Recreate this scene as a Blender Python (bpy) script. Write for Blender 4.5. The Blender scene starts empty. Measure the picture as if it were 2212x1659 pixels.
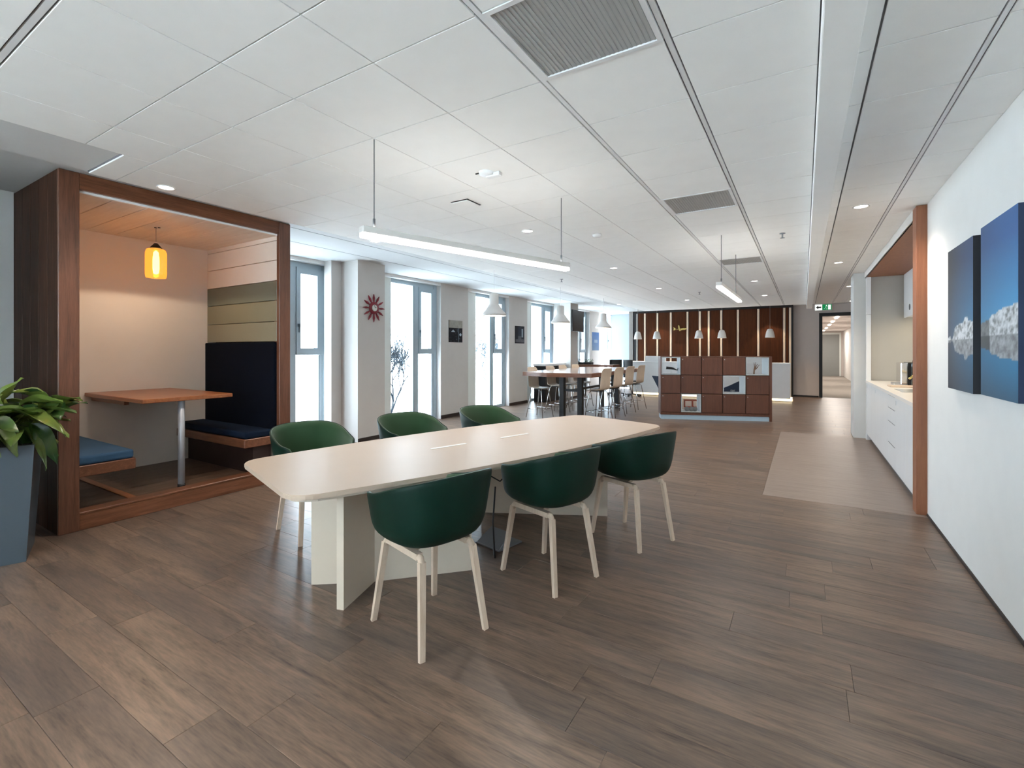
import bpy, bmesh, math, random
from mathutils import Vector, Matrix, Euler
random.seed(7)
PI = math.pi
scene = bpy.context.scene
COL = scene.collection

# ------------------------------------------------------------------ camera, world, exposure
cam_data = bpy.data.cameras.new('camera')
cam_data.sensor_width = 36.0
cam_data.lens = 36.0 * 1024.51 / 2212.0
cam_data.shift_y = -72.23 / 2212.0
cam_data.clip_start = 0.05
cam_data.clip_end = 300
cam = bpy.data.objects.new('camera', cam_data)
cam.location = (0, 0, 1.5)
cam.rotation_euler = (PI / 2, 0, math.radians(31.6246))
COL.objects.link(cam)
scene.camera = cam
scene.view_settings.view_transform = 'Standard'
scene.view_settings.look = 'None'
scene.view_settings.gamma = 1.0
scene.view_settings.use_curve_mapping = False
scene.view_settings.exposure = 0.93
SKY = 9.0
world = bpy.data.worlds.new('overcast_sky')
scene.world = world
world.use_nodes = True
wn = world.node_tree.nodes
wn['Background'].inputs[0].default_value = (0.86, 0.93, 1.0, 1)
wn['Background'].inputs[1].default_value = SKY
# sun added behind the building so the lit snow brightens the ceiling indoors
sun_data = bpy.data.lights.new('added_sun', 'SUN')
sun_data.energy = 38.0
sun_data.color = (1.0, .95, .88)
sun_data.angle = math.radians(2)
sun = bpy.data.objects.new('added_sun', sun_data)
sun.rotation_euler = Vector((-.80, -.12, -.58)).to_track_quat('-Z', 'Y').to_euler()
COL.objects.link(sun)
scene.cycles.max_bounces = 10
scene.cycles.diffuse_bounces = 6
scene.cycles.glossy_bounces = 4
scene.cycles.transparent_max_bounces = 16
scene.cycles.sample_clamp_indirect = 60.0
scene.cycles.caustics_reflective = False
scene.cycles.caustics_refractive = False
try:
    scene.cycles.use_denoising = True
except Exception:
    pass
SPOT = 38.0          # watts per ceiling downlight
CEIL = 2.829
SOFFIT = 2.982

# ------------------------------------------------------------------ helpers
def lin(h):
    h = h.lstrip('#')
    out = []
    for i in (0, 2, 4):
        c = int(h[i:i + 2], 16) / 255.0
        out.append(c / 12.92 if c <= 0.04045 else ((c + 0.055) / 1.055) ** 2.4)
    return tuple(out) + (1.0,)

def mat(name, color, rough=0.5, metal=0.0, spec=0.5, emit=None, estr=0.0, bump=0.0, bscale=200.0, var=0.0, coat=0.0, sheen=0.0):
    m = bpy.data.materials.new(name)
    m.use_nodes = True
    nt = m.node_tree
    b = nt.nodes['Principled BSDF']
    c = lin(color) if isinstance(color, str) else tuple(color) + (1.0,)
    b.inputs['Base Color'].default_value = c
    b.inputs['Roughness'].default_value = rough
    b.inputs['Metallic'].default_value = metal
    b.inputs['Specular IOR Level'].default_value = spec
    b.inputs['Coat Weight'].default_value = coat
    b.inputs['Sheen Weight'].default_value = sheen
    if emit:
        b.inputs['Emission Color'].default_value = lin(emit)
        b.inputs['Emission Strength'].default_value = estr
    tc = nt.nodes.new('ShaderNodeTexCoord')
    nz = nt.nodes.new('ShaderNodeTexNoise')
    nz.inputs['Scale'].default_value = bscale
    nz.inputs['Detail'].default_value = 3
    nt.links.new(tc.outputs['Object'], nz.inputs['Vector'])
    if bump > 0:
        bp = nt.nodes.new('ShaderNodeBump')
        bp.inputs['Strength'].default_value = bump
        bp.inputs['Distance'].default_value = 0.002
        nt.links.new(nz.outputs['Fac'], bp.inputs['Height'])
        nt.links.new(bp.outputs['Normal'], b.inputs['Normal'])
    # faint procedural mottling so that no surface is perfectly even
    v = max(var, 0.03)
    mr = nt.nodes.new('ShaderNodeMapRange')
    mr.inputs['To Min'].default_value = 1 - v
    mr.inputs['To Max'].default_value = 1 + v
    n2 = nt.nodes.new('ShaderNodeTexNoise')
    n2.inputs['Scale'].default_value = 6.0
    nt.links.new(tc.outputs['Object'], n2.inputs['Vector'])
    nt.links.new(n2.outputs['Fac'], mr.inputs['Value'])
    hs = nt.nodes.new('ShaderNodeHueSaturation')
    hs.inputs['Color'].default_value = c
    nt.links.new(mr.outputs['Result'], hs.inputs['Value'])
    nt.links.new(hs.outputs['Color'], b.inputs['Base Color'])
    return m

def wood(name, cols, axis='x', scale=1.0, rough=0.45, stretch=14.0, pvar=0.25, spec=0.5, bump=0.12, fine=1.0, streak=0.0):
    """procedural wood: grain runs along axis in object space; each piece shifted by its own random number"""
    m = bpy.data.materials.new(name)
    m.use_nodes = True
    nt = m.node_tree; N = nt.nodes; L = nt.links
    b = N['Principled BSDF']
    b.inputs['Roughness'].default_value = rough
    b.inputs['Specular IOR Level'].default_value = spec
    tc = N.new('ShaderNodeTexCoord'); oi = N.new('ShaderNodeObjectInfo'); ge = N.new('ShaderNodeNewGeometry')
    ad = N.new('ShaderNodeMath'); ad.operation = 'ADD'
    L.new(oi.outputs['Random'], ad.inputs[0]); L.new(ge.outputs['Random Per Island'], ad.inputs[1])
    fr = N.new('ShaderNodeMath'); fr.operation = 'FRACT'; L.new(ad.outputs[0], fr.inputs[0])
    mu = N.new('ShaderNodeMath'); mu.operation = 'MULTIPLY'; mu.inputs[1].default_value = 53.0; L.new(fr.outputs[0], mu.inputs[0])
    va = N.new('ShaderNodeVectorMath'); va.operation = 'ADD'
    L.new(tc.outputs['Object'], va.inputs[0]); L.new(mu.outputs[0], va.inputs[1])
    mp = N.new('ShaderNodeMapping')
    sc = {'x': (scale, scale * stretch, scale * stretch), 'y': (scale * stretch, scale, scale * stretch), 'z': (scale * stretch, scale * stretch, scale)}[axis]
    mp.inputs['Scale'].default_value = sc
    L.new(va.outputs[0], mp.inputs['Vector'])
    n1 = N.new('ShaderNodeTexNoise'); n1.inputs['Scale'].default_value = 1.6; n1.inputs['Detail'].default_value = 6; n1.inputs['Roughness'].default_value = 0.62
    n1.inputs['Distortion'].default_value = 0.6
    L.new(mp.outputs[0], n1.inputs['Vector'])
    n2 = N.new('ShaderNodeTexNoise'); n2.inputs['Scale'].default_value = 9.0 * fine; n2.inputs['Detail'].default_value = 4
    L.new(mp.outputs[0], n2.inputs['Vector'])
    mx = N.new('ShaderNodeMath'); mx.operation = 'MULTIPLY_ADD'; mx.inputs[1].default_value = 0.35
    L.new(n2.outputs['Fac'], mx.inputs[0])
    s65 = N.new('ShaderNodeMath'); s65.operation = 'MULTIPLY'; s65.inputs[1].default_value = 0.65; L.new(n1.outputs['Fac'], s65.inputs[0])
    L.new(s65.outputs[0], mx.inputs[2])
    cr = N.new('ShaderNodeValToRGB')
    el = cr.color_ramp.elements
    n = len(cols)
    while len(el) < n: el.new(0.5)
    for i, h in enumerate(cols):
        el[i].position = 0.30 + 0.40 * i / (n - 1)
        el[i].color = lin(h)
    L.new(mx.outputs[0], cr.inputs[0])
    mr = N.new('ShaderNodeMapRange'); mr.inputs['To Min'].default_value = 1 - pvar; mr.inputs['To Max'].default_value = 1 + pvar
    L.new(fr.outputs[0], mr.inputs['Value'])
    hs = N.new('ShaderNodeHueSaturation'); L.new(cr.outputs[0], hs.inputs['Color']); L.new(mr.outputs[0], hs.inputs['Value'])
    outc = hs.outputs[0]
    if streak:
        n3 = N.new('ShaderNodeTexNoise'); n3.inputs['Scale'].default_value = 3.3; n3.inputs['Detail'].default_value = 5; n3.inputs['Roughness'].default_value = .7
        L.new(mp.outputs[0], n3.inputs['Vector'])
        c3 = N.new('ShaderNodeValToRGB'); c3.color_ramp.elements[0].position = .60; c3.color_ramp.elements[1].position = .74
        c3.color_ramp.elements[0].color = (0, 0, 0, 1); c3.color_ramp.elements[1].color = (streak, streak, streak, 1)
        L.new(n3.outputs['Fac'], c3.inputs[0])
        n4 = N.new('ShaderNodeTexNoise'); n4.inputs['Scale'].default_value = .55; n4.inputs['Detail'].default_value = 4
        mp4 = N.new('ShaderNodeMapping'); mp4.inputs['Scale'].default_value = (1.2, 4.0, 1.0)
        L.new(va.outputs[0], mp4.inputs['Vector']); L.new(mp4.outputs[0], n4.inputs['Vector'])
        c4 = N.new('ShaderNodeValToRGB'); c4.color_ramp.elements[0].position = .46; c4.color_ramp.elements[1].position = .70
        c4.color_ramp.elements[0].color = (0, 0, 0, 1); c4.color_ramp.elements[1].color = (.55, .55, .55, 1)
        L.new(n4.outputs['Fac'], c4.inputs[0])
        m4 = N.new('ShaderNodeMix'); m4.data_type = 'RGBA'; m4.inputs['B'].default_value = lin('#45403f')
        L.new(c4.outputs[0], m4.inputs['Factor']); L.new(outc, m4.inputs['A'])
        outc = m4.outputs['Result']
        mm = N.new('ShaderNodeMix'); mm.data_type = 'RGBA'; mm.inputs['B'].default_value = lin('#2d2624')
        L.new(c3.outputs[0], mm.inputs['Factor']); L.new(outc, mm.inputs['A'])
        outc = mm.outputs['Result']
    L.new(outc, b.inputs['Base Color'])
    if bump:
        bp = N.new('ShaderNodeBump'); bp.inputs['Strength'].default_value = bump; bp.inputs['Distance'].default_value = 0.003
        L.new(n2.outputs['Fac'], bp.inputs['Height']); L.new(bp.outputs[0], b.inputs['Normal'])
    return m

def emission(name, color, strength):
    m = bpy.data.materials.new(name); m.use_nodes = True
    nt = m.node_tree
    nt.nodes.remove(nt.nodes['Principled BSDF'])
    e = nt.nodes.new('ShaderNodeEmission')
    e.inputs[0].default_value = lin(color); e.inputs[1].default_value = strength
    nt.links.new(e.outputs[0], nt.nodes['Material Output'].inputs[0])
    return m

def attr_print(name, rough=0.5):
    """flat print: colours come from the mesh colour attribute 'print'"""
    m = bpy.data.materials.new(name); m.use_nodes = True
    nt = m.node_tree
    a = nt.nodes.new('ShaderNodeAttribute'); a.attribute_name = 'print'
    nt.links.new(a.outputs['Color'], nt.nodes['Principled BSDF'].inputs['Base Color'])
    nt.nodes['Principled BSDF'].inputs['Roughness'].default_value = rough
    nt.nodes['Principled BSDF'].inputs['Specular IOR Level'].default_value = 0.2
    return m

class MB:
    def __init__(self):
        self.bm = bmesh.new()
    def _xf(self, vs, M):
        if M is not None:
            bmesh.ops.transform(self.bm, matrix=M, verts=vs)
    def box(self, x0, x1, y0, y1, z0, z1, bev=0.0, M=None, seg=1):
        r = bmesh.ops.create_cube(self.bm, size=1.0)
        vs = r['verts']
        for v in vs:
            v.co = Vector((x0 + (v.co.x + .5) * (x1 - x0), y0 + (v.co.y + .5) * (y1 - y0), z0 + (v.co.z + .5) * (z1 - z0)))
        if bev > 0:
            es = list({e for v in vs for e in v.link_edges})
            rr = bmesh.ops.bevel(self.bm, geom=es, offset=bev, segments=seg, affect='EDGES', profile=0.5)
            vs = list({v for f in rr['faces'] for v in f.verts} | {v for v in vs if v.is_valid})
        self._xf(vs, M)
        return self
    def poly(self, pts, z0, z1, M=None):
        """prism over a plan polygon (xy) from z0 to z1"""
        a = [self.bm.verts.new((x, y, z0)) for x, y in pts]
        b = [self.bm.verts.new((x, y, z1)) for x, y in pts]
        n = len(pts)
        self.bm.faces.new(list(reversed(a))); self.bm.faces.new(b)
        for i in range(n):
            self.bm.faces.new((a[i], a[(i + 1) % n], b[(i + 1) % n], b[i]))
        self._xf(a + b, M)
        return self
    def hexa(self, p):
        """8 points: bottom 4 then top 4"""
        v = [self.bm.verts.new(q) for q in p]
        for f in ((3, 2, 1, 0), (4, 5, 6, 7), (0, 1, 5, 4), (1, 2, 6, 5), (2, 3, 7, 6), (3, 0, 4, 7)):
            self.bm.faces.new([v[i] for i in f])
        return self
    def bar(self, p, q, w, h, w2=None, h2=None, up=(0, 0, 1)):
        """tapered rectangular bar between two points"""
        p = Vector(p); q = Vector(q); d = (q - p).normalized()
        u = Vector(up)
        s = d.cross(u)
        if s.length < 1e-4: s = d.cross(Vector((1, 0, 0)))
        s.normalize(); t = s.cross(d).normalized()
        w2 = w if w2 is None else w2; h2 = h if h2 is None else h2
        a = [p + s * i * w / 2 + t * j * h / 2 for i, j in ((-1, -1), (1, -1), (1, 1), (-1, 1))]
        b = [q + s * i * w2 / 2 + t * j * h2 / 2 for i, j in ((-1, -1), (1, -1), (1, 1), (-1, 1))]
        return self.hexa(a + b)
    def tube(self, pts, r, seg=8, r2=None):
        pts = [Vector(p) for p in pts]
        n = len(pts); rings = []
        prev = None
        for i, p in enumerate(pts):
            d = (pts[min(i + 1, n - 1)] - pts[max(i - 1, 0)]).normalized()
            if prev is None:
                a = Vector((0, 0, 1)) if abs(d.z) < .9 else Vector((1, 0, 0))
                s = d.cross(a).normalized()
            else:
                s = (prev - d * prev.dot(d)).normalized()
            prev = s
            t = d.cross(s)
            rr = r if r2 is None else r + (r2 - r) * i / max(1, n - 1)
            rings.append([self.bm.verts.new(p + (s * math.cos(2 * PI * k / seg) + t * math.sin(2 * PI * k / seg)) * rr) for k in range(seg)])
        for i in range(n - 1):
            for k in range(seg):
                f = self.bm.faces.new((rings[i][k], rings[i][(k + 1) % seg], rings[i + 1][(k + 1) % seg], rings[i + 1][k]))
                f.smooth = True
        self.bm.faces.new(list(reversed(rings[0]))); self.bm.faces.new(rings[-1])
        return self
    def lathe(self, prof, seg=24, M=None, close=True):
        """prof: list of (r, z)"""
        rings = []; allv = []
        for r, z in prof:
            if r < 1e-5:
                v = self.bm.verts.new((0, 0, z)); rings.append([v]); allv.append(v)
            else:
                ring = [self.bm.verts.new((r * math.cos(2 * PI * k / seg), r * math.sin(2 * PI * k / seg), z)) for k in range(seg)]
                rings.append(ring); allv += ring
        for a, b in zip(rings, rings[1:]):
            for k in range(seg):
                if len(a) == 1 and len(b) == 1: continue
                if len(a) == 1: f = self.bm.faces.new((a[0], b[k], b[(k + 1) % seg]))
                elif len(b) == 1: f = self.bm.faces.new((a[k], b[0], a[(k + 1) % seg]))
                else: f = self.bm.faces.new((a[k], b[k], b[(k + 1) % seg], a[(k + 1) % seg]))
                f.smooth = True
        if close:
            for ring, rev in ((rings[0], False), (rings[-1], True)):
                if len(ring) > 2:
                    self.bm.faces.new(list(reversed(ring)) if rev else ring)
        self._xf(allv, M)
        return self
    def grid(self, P, smooth=True):
        """P[i][j] points -> quad surface"""
        V = [[self.bm.verts.new(p) for p in row] for row in P]
        for i in range(len(V) - 1):
            for j in range(len(V[0]) - 1):
                f = self.bm.faces.new((V[i][j], V[i + 1][j], V[i + 1][j + 1], V[i][j + 1])); f.smooth = smooth
        return self
    def mesh(self, name, m):
        bmesh.ops.recalc_face_normals(self.bm, faces=self.bm.faces)
        me = bpy.data.meshes.new(name)
        self.bm.to_mesh(me); self.bm.free()
        if m is not None: me.materials.append(m)
        return me
    def build(self, name, m, parent=None, loc=(0, 0, 0), rot=(0, 0, 0), label=None, smooth=False):
        me = self.mesh(name, m)
        if smooth:
            for p in me.polygons: p.use_smooth = True
        return put(name, me, parent, loc, rot, label)

def put(name, me, parent=None, loc=(0, 0, 0), rot=(0, 0, 0), label=None):
    o = bpy.data.objects.new(name, me)
    COL.objects.link(o)
    o.location = loc; o.rotation_euler = rot
    if parent: o.parent = parent
    if label: o['label'] = label
    return o

def thing(name, label, cat, loc=(0, 0, 0), rz=0.0, group=None):
    o = bpy.data.objects.new(name, None); COL.objects.link(o)
    o.empty_display_size = 0.1
    o.location = loc; o.rotation_euler = (0, 0, rz)
    tag(o, label, cat, group)
    return o
def tag(o, label, cat, group=None):
    o['label'] = label; o['category'] = cat
    if group: o['group'] = group
    return o
def struct(o, label=None):
    o['kind'] = 'structure'
    if label: o['label'] = label
    return o
def struct_empty(name, loc=(0, 0, 0)):
    o = bpy.data.objects.new(name, None); COL.objects.link(o); o.location = loc
    return struct(o)
def copy_tree(o, parent=None):
    c = o.copy(); COL.objects.link(c)
    if parent: c.parent = parent
    for ch in list(o.children): copy_tree(ch, c)
    return c
def solidify(o, t, offset=-1.0):
    md = o.modifiers.new('solid', 'SOLIDIFY'); md.thickness = t; md.offset = offset
    return o
def subsurf(o, n=1):
    md = o.modifiers.new('sub', 'SUBSURF'); md.levels = n; md.render_levels = n
    return o
def spot(name, loc, watts, color, size=2.2, blend=0.7, parent=None, radius=0.04):
    d = bpy.data.lights.new(name, 'SPOT'); d.energy = watts; d.color = color; d.spot_size = size; d.spot_blend = blend; d.shadow_soft_size = radius
    o = bpy.data.objects.new(name, d); COL.objects.link(o); o.location = loc
    if parent: o.parent = parent
    return o
def area(name, loc, rot, sx, sy, watts, color, parent=None):
    d = bpy.data.lights.new(name, 'AREA'); d.shape = 'RECTANGLE'; d.size = sx; d.size_y = sy; d.energy = watts; d.color = color
    o = bpy.data.objects.new(name, d); COL.objects.link(o); o.location = loc; o.rotation_euler = rot
    if parent: o.parent = parent
    return o
def portal(loc, rot, sx, sy):
    d = bpy.data.lights.new('window_portal', 'AREA'); d.shape = 'RECTANGLE'; d.size = sx; d.size_y = sy
    d.cycles.is_portal = True
    o = bpy.data.objects.new('window_portal', d); COL.objects.link(o); o.location = loc; o.rotation_euler = rot
    return o

# ------------------------------------------------------------------ materials
M = {}
M['wall'] = mat('white_wall_paint', '#e6e6e4', 0.75, bump=0.05, bscale=350)
M['pier'] = mat('shaded_pier_white', '#cbc7c3', 0.75)  # white wall colour darkened to carry the shade on the window piers
M['pillar'] = mat('pale_grey_pillar', '#d2d2d0', 0.7)
M['wall_end'] = mat('taupe_wall_paint', '#cdc4bf', 0.75)
M['plaster'] = mat('white_plaster', '#d3d4d4', 0.8)
M['tile'] = mat('white_ceiling_tile', '#f6f6f4', 0.85, spec=0.3, bump=0.10, bscale=500)
M['tile_gap'] = mat('ceiling_grid_grey', '#77777a', 0.8)
M['profile'] = mat('ceiling_profile_white', '#e4e4e4', 0.5)
M['black'] = mat('black_trim', '#141416', 0.5)
M['baseboard'] = mat('dark_baseboard', '#2b211d', 0.5)
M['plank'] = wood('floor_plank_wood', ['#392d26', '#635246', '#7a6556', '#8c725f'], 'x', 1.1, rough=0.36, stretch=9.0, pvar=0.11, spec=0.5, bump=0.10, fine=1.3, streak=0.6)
M['inlay'] = wood('pale_floor_vinyl', ['#75685f', '#897b72', '#92847b'], 'x', 1.6, rough=0.42, stretch=10.0, pvar=0.03, bump=0.05)
M['subfloor'] = mat('subfloor_dark', '#2a2420', 0.9)
M['carpet'] = mat('corridor_carpet', '#8d867e', 0.95, bump=0.3, bscale=300)
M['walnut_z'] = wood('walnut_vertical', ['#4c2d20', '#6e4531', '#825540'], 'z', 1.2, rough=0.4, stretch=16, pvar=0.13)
M['walnut_y'] = wood('walnut_along', ['#54301e', '#744730', '#895a40'], 'y', 1.2, rough=0.33, stretch=16, pvar=0.06)
M['walnut_x'] = wood('walnut_across', ['#54301e', '#744730', '#895a40'], 'x', 1.2, rough=0.35, stretch=16, pvar=0.06)
M['locker'] = wood('locker_walnut', ['#4a2c20', '#5e3a2b', '#6b4432'], 'z', 1.0, rough=0.5, stretch=18, pvar=0.07)
M['panel_wood'] = wood('reception_wall_walnut', ['#35190b', '#4a2611', '#5c3117'], 'z', 0.8, rough=0.75, stretch=18, pvar=0.08, spec=0.2)
M['niche_wood'] = wood('niche_walnut', ['#7d4a2f', '#8d5738', '#996342'], 'z', 1.0, rough=0.5, stretch=14, pvar=0.03)
M['booth_ceiling'] = wood('booth_pale_plank', ['#d5c7ba', '#e0d3c6', '#e8dcd0'], 'x', 1.0, rough=0.6, stretch=12, pvar=0.03)
M['booth_cream'] = mat('booth_cream_plank', '#ddd3c8', 0.5)
M['booth_sage'] = mat('booth_sage_plank', '#646a5d', 0.35)
M['booth_olive'] = mat('booth_olive_plank', '#777560', 0.35)
M['booth_olive2'] = mat('booth_pale_olive_plank', '#807d69', 0.35)
M['booth_table'] = wood('booth_table_top', ['#7a4526', '#935834', '#a26840'], 'x', 1.2, rough=0.3, stretch=14, pvar=0.02)
M['booth_floor'] = wood('booth_floor_board', ['#4a392d', '#5f4a3b', '#6d5848'], 'y', 1.0, rough=0.4, stretch=10, pvar=0.08)
M['navy'] = mat('navy_velvet', '#070e1a', 0.9, spec=0.1, sheen=0.0, bump=0.2, bscale=60, var=0.12)
M['navy_seat'] = mat('navy_cushion', '#38546f', 0.85, spec=0.15, sheen=0.0, bump=0.2, bscale=60, var=0.1)
M['navy_dark'] = mat('dark_navy_cushion', '#0d1c2f', 0.85, spec=0.15, bump=0.2, bscale=60, var=0.1)
M['steel_dull'] = mat('dull_steel', '#a9abb0', 0.5, metal=0.5)
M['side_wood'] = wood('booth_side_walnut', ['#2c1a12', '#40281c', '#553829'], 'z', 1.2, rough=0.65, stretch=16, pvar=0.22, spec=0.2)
M['steel'] = mat('brushed_steel', '#c3c5c7', 0.3, metal=1.0)
M['chrome'] = mat('chrome', '#d8d9da', 0.12, metal=1.0)
M['table_white'] = mat('cream_table_laminate', '#c2ad9a', 0.42, spec=0.4)
M['table_leg'] = mat('cream_leg_laminate', '#cdbfae', 0.5)
M['slot'] = mat('white_cable_flap', '#f4f2ee', 0.4)
M['green'] = mat('green_chair_shell', '#03241b', 0.5, spec=0.25, bump=0.06, bscale=400)
M['green_pad'] = mat('green_seat_pad', '#214423', 0.9, sheen=0.4, bump=0.2, bscale=300)
M['ash'] = wood('pale_ash', ['#bfa892', '#cdb7a2', '#d6c2ae'], 'z', 1.5, rough=0.5, stretch=12, pvar=0.03)
M['stool'] = wood('stool_oak', ['#cdbba6', '#d9c8b4', '#e0d1be'], 'z', 1.5, rough=0.45, stretch=12, pvar=0.04)
M['pot'] = mat('slate_blue_planter', '#48525a', 0.35)
M['soil'] = mat('dark_soil', '#1a140f', 0.95, bump=0.6, bscale=80)
M['stem'] = mat('plant_stem', '#5d6b2c', 0.6)
M['frame_grey'] = mat('window_aluminium', '#a9bac4', 0.4, spec=0.5)
M['frame_dark'] = mat('window_seal_grey', '#5f7480', 0.5)
M['frame_white'] = mat('window_white_panel', '#e6ebe8', 0.5)
M['white_lac'] = mat('white_lacquer', '#dfe0e1', 0.35)
M['white_sat'] = mat('white_satin', '#eceded', 0.45)
M['grey_panel'] = mat('kitchen_side_panel', '#aaa69e', 0.6)
M['counter'] = mat('white_worktop', '#e8e3dd', 0.3)
M['toe'] = mat('grey_toe_kick', '#6a6d70', 0.5)
M['tv'] = mat('tv_black', '#231f1f', 0.35)
M['grille'] = mat('grille_grey', '#b4b5b3', 0.6)
M['grille_dark'] = mat('grille_blade', '#acadab', 0.6)
M['kick_blue'] = mat('pale_blue_plinth', '#a9c3d6', 0.4)
M['box_grey'] = mat('pale_grey_cube', '#b6c0c6', 0.4)
M['navy_lac'] = mat('navy_lacquer', '#1d2c45', 0.35)
M['gold'] = mat('gold_metal', '#c9b06c', 0.25, metal=1.0)
M['red'] = mat('red_lacquer', '#7d1524', 0.35)
M['dial'] = mat('clock_dial', '#cfd2cb', 0.4)
M['metal_grey'] = mat('galvanised_grey', '#8c9298', 0.35, metal=0.7)
M['strip'] = wood('pale_timber_strip', ['#d8c3a8', '#e3d0b8', '#ead9c4'], 'z', 1.0, rough=0.4, stretch=14, pvar=0.02)
M['strip_grey'] = mat('grey_metal_strip', '#9a958f', 0.4)
M['bark'] = mat('bare_bark', '#202428', 0.95, spec=0.0)
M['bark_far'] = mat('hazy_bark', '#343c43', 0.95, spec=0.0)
M['ground'] = mat('snowy_ground', '#eef1f3', 0.9)
M['print'] = attr_print('flat_print')
M['lamp_white'] = mat('lamp_white_enamel', '#d9d6d2', 0.4)
M['e_down'] = emission('downlight_glow', '#fff6ea', 14.0)
M['e_bar'] = emission('linear_lamp_diffuser', '#fffaf2', 7.0)
M['e_bulb'] = emission('warm_bulb', '#ffdf9a', 14.0)
M['e_pend'] = emission('pendant_glow', '#fff3e2', 5.0)
M['e_strip'] = emission('warm_strip', '#ffe7b8', 2.2)
M['amber'] = None
def glass(name, tint, fac=0.07, rough=0.0):
    m = bpy.data.materials.new(name); m.use_nodes = True
    nt = m.node_tree; nt.nodes.remove(nt.nodes['Principled BSDF'])
    t = nt.nodes.new('ShaderNodeBsdfTransparent'); t.inputs[0].default_value = lin(tint)
    g = nt.nodes.new('ShaderNodeBsdfGlossy'); g.inputs['Roughness'].default_value = rough
    mx = nt.nodes.new('ShaderNodeMixShader'); mx.inputs[0].default_value = fac
    nt.links.new(t.outputs[0], mx.inputs[1]); nt.links.new(g.outputs[0], mx.inputs[2])
    nt.links.new(mx.outputs[0], nt.nodes['Material Output'].inputs[0])
    return m
M['glass'] = glass('window_glass', '#eef6fa', 0.05)
M['amber'] = glass('amber_glass', '#ffd591', 0.06, 0.1)
_nt = M['amber'].node_tree
_ad = _nt.nodes.new('ShaderNodeAddShader'); _em = _nt.nodes.new('ShaderNodeEmission')
_em.inputs[0].default_value = lin('#ffbe5c'); _em.inputs[1].default_value = .22      # the lit shade glows
_src = _nt.nodes['Mix Shader']
_nt.links.new(_src.outputs[0], _ad.inputs[0]); _nt.links.new(_em.outputs[0], _ad.inputs[1])
_nt.links.new(_ad.outputs[0], _nt.nodes['Material Output'].inputs[0])
def frosted():
    m = bpy.data.materials.new('frosted_glass'); m.use_nodes = True
    nt = m.node_tree; nt.nodes.remove(nt.nodes['Principled BSDF'])
    t = nt.nodes.new('ShaderNodeBsdfTranslucent'); t.inputs[0].default_value = (0.9, 0.94, 0.97, 1)
    g = nt.nodes.new('ShaderNodeBsdfTransparent'); g.inputs[0].default_value = (0.9, 0.95, 1, 1)
    mx = nt.nodes.new('ShaderNodeMixShader'); mx.inputs[0].default_value = 0.25
    nt.links.new(t.outputs[0], mx.inputs[1]); nt.links.new(g.outputs[0], mx.inputs[2])
    nt.links.new(mx.outputs[0], nt.nodes['Material Output'].inputs[0])
    return m
M['frost'] = frosted()
def leafmat(name, c1, c2):
    m = bpy.data.materials.new(name); m.use_nodes = True
    nt = m.node_tree; N = nt.nodes; L = nt.links; b = N['Principled BSDF']
    b.inputs['Roughness'].default_value = 0.3
    oi = N.new('ShaderNodeObjectInfo'); tc = N.new('ShaderNodeTexCoord')
    nz = N.new('ShaderNodeTexNoise'); nz.inputs['Scale'].default_value = 9; L.new(tc.outputs['Object'], nz.inputs['Vector'])
    ad = N.new('ShaderNodeMath'); ad.operation = 'MULTIPLY_ADD'; ad.inputs[1].default_value = 0.5; L.new(nz.outputs['Fac'], ad.inputs[0])
    m5 = N.new('ShaderNodeMath'); m5.operation = 'MULTIPLY'; m5.inputs[1].default_value = 0.7; L.new(oi.outputs['Random'], m5.inputs[0]); L.new(m5.outputs[0], ad.inputs[2])
    cr = N.new('ShaderNodeValToRGB'); cr.color_ramp.elements[0].color = lin(c1); cr.color_ramp.elements[1].color = lin(c2)
    cr.color_ramp.elements[0].position = 0.25; cr.color_ramp.elements[1].position = 0.95
    L.new(ad.outputs[0], cr.inputs[0]); L.new(cr.outputs[0], b.inputs['Base Color'])
    return m
M['leaf'] = leafmat('rubber_plant_leaf', '#1f4420', '#77883c')
M['herb'] = leafmat('planter_greenery', '#0e4a22', '#2e7a3a')

# ================================================================== STRUCTURE
random.seed(11)
CS, SN = math.cos(math.radians(31.6246)), math.sin(math.radians(31.6246))
def seen(x, y, z):
    d = -SN * x + CS * y; r = CS * x + SN * y
    if d < 0.3: return None
    u = 1106 + 1024.51 * r / d; v = 757.27 - 1024.51 * (z - 1.5) / d
    return (u, v, d)
def in_frame(x, y, z, mx=150):
    p = seen(x, y, z)
    return p is not None and -mx < p[0] < 2212 + mx and -mx < p[1] < 1659 + mx

# ---- floor: planks run along x
floor = struct_empty('floor', (0, 0, 0))
MB().box(-7.2, 2.2, -3.6, 18.2, -0.08, -0.006).build('subfloor', M['subfloor'], floor)
PW, PL = 0.215, 1.32
def plank_mesh(L_, W_):
    return MB().box(-L_ / 2 + .0007, L_ / 2 - .0007, -W_ / 2 + .0007, W_ / 2 - .0007, -0.006, 0.0, bev=0.0008).mesh('plank', M['plank'])
full_plank = plank_mesh(PL, PW)
cands = []
y = -3.46; row = 0
while y < 18.1:
    x = -7.15 - random.random() * PL
    xr = 2.1 if y > 10.3 else 1.72 if y > 5.7 else 1.0
    while x < xr:
        x0, x1 = max(x, -7.15), min(x + PL, xr)
        spans = [(x0, x1)]
        if 5.5 < y < 10.0:      # the pale inlay interrupts the planks
            spans = [(a, b) for a, b in ((x0, min(x1, -0.369)), (max(x0, 0.9), x1)) if b - a > 0.02]
        for a, b in spans:
            if b - a > 0.02: cands.append((a, b, y))
        x += PL
    y += PW; row += 1
scored = []
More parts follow.
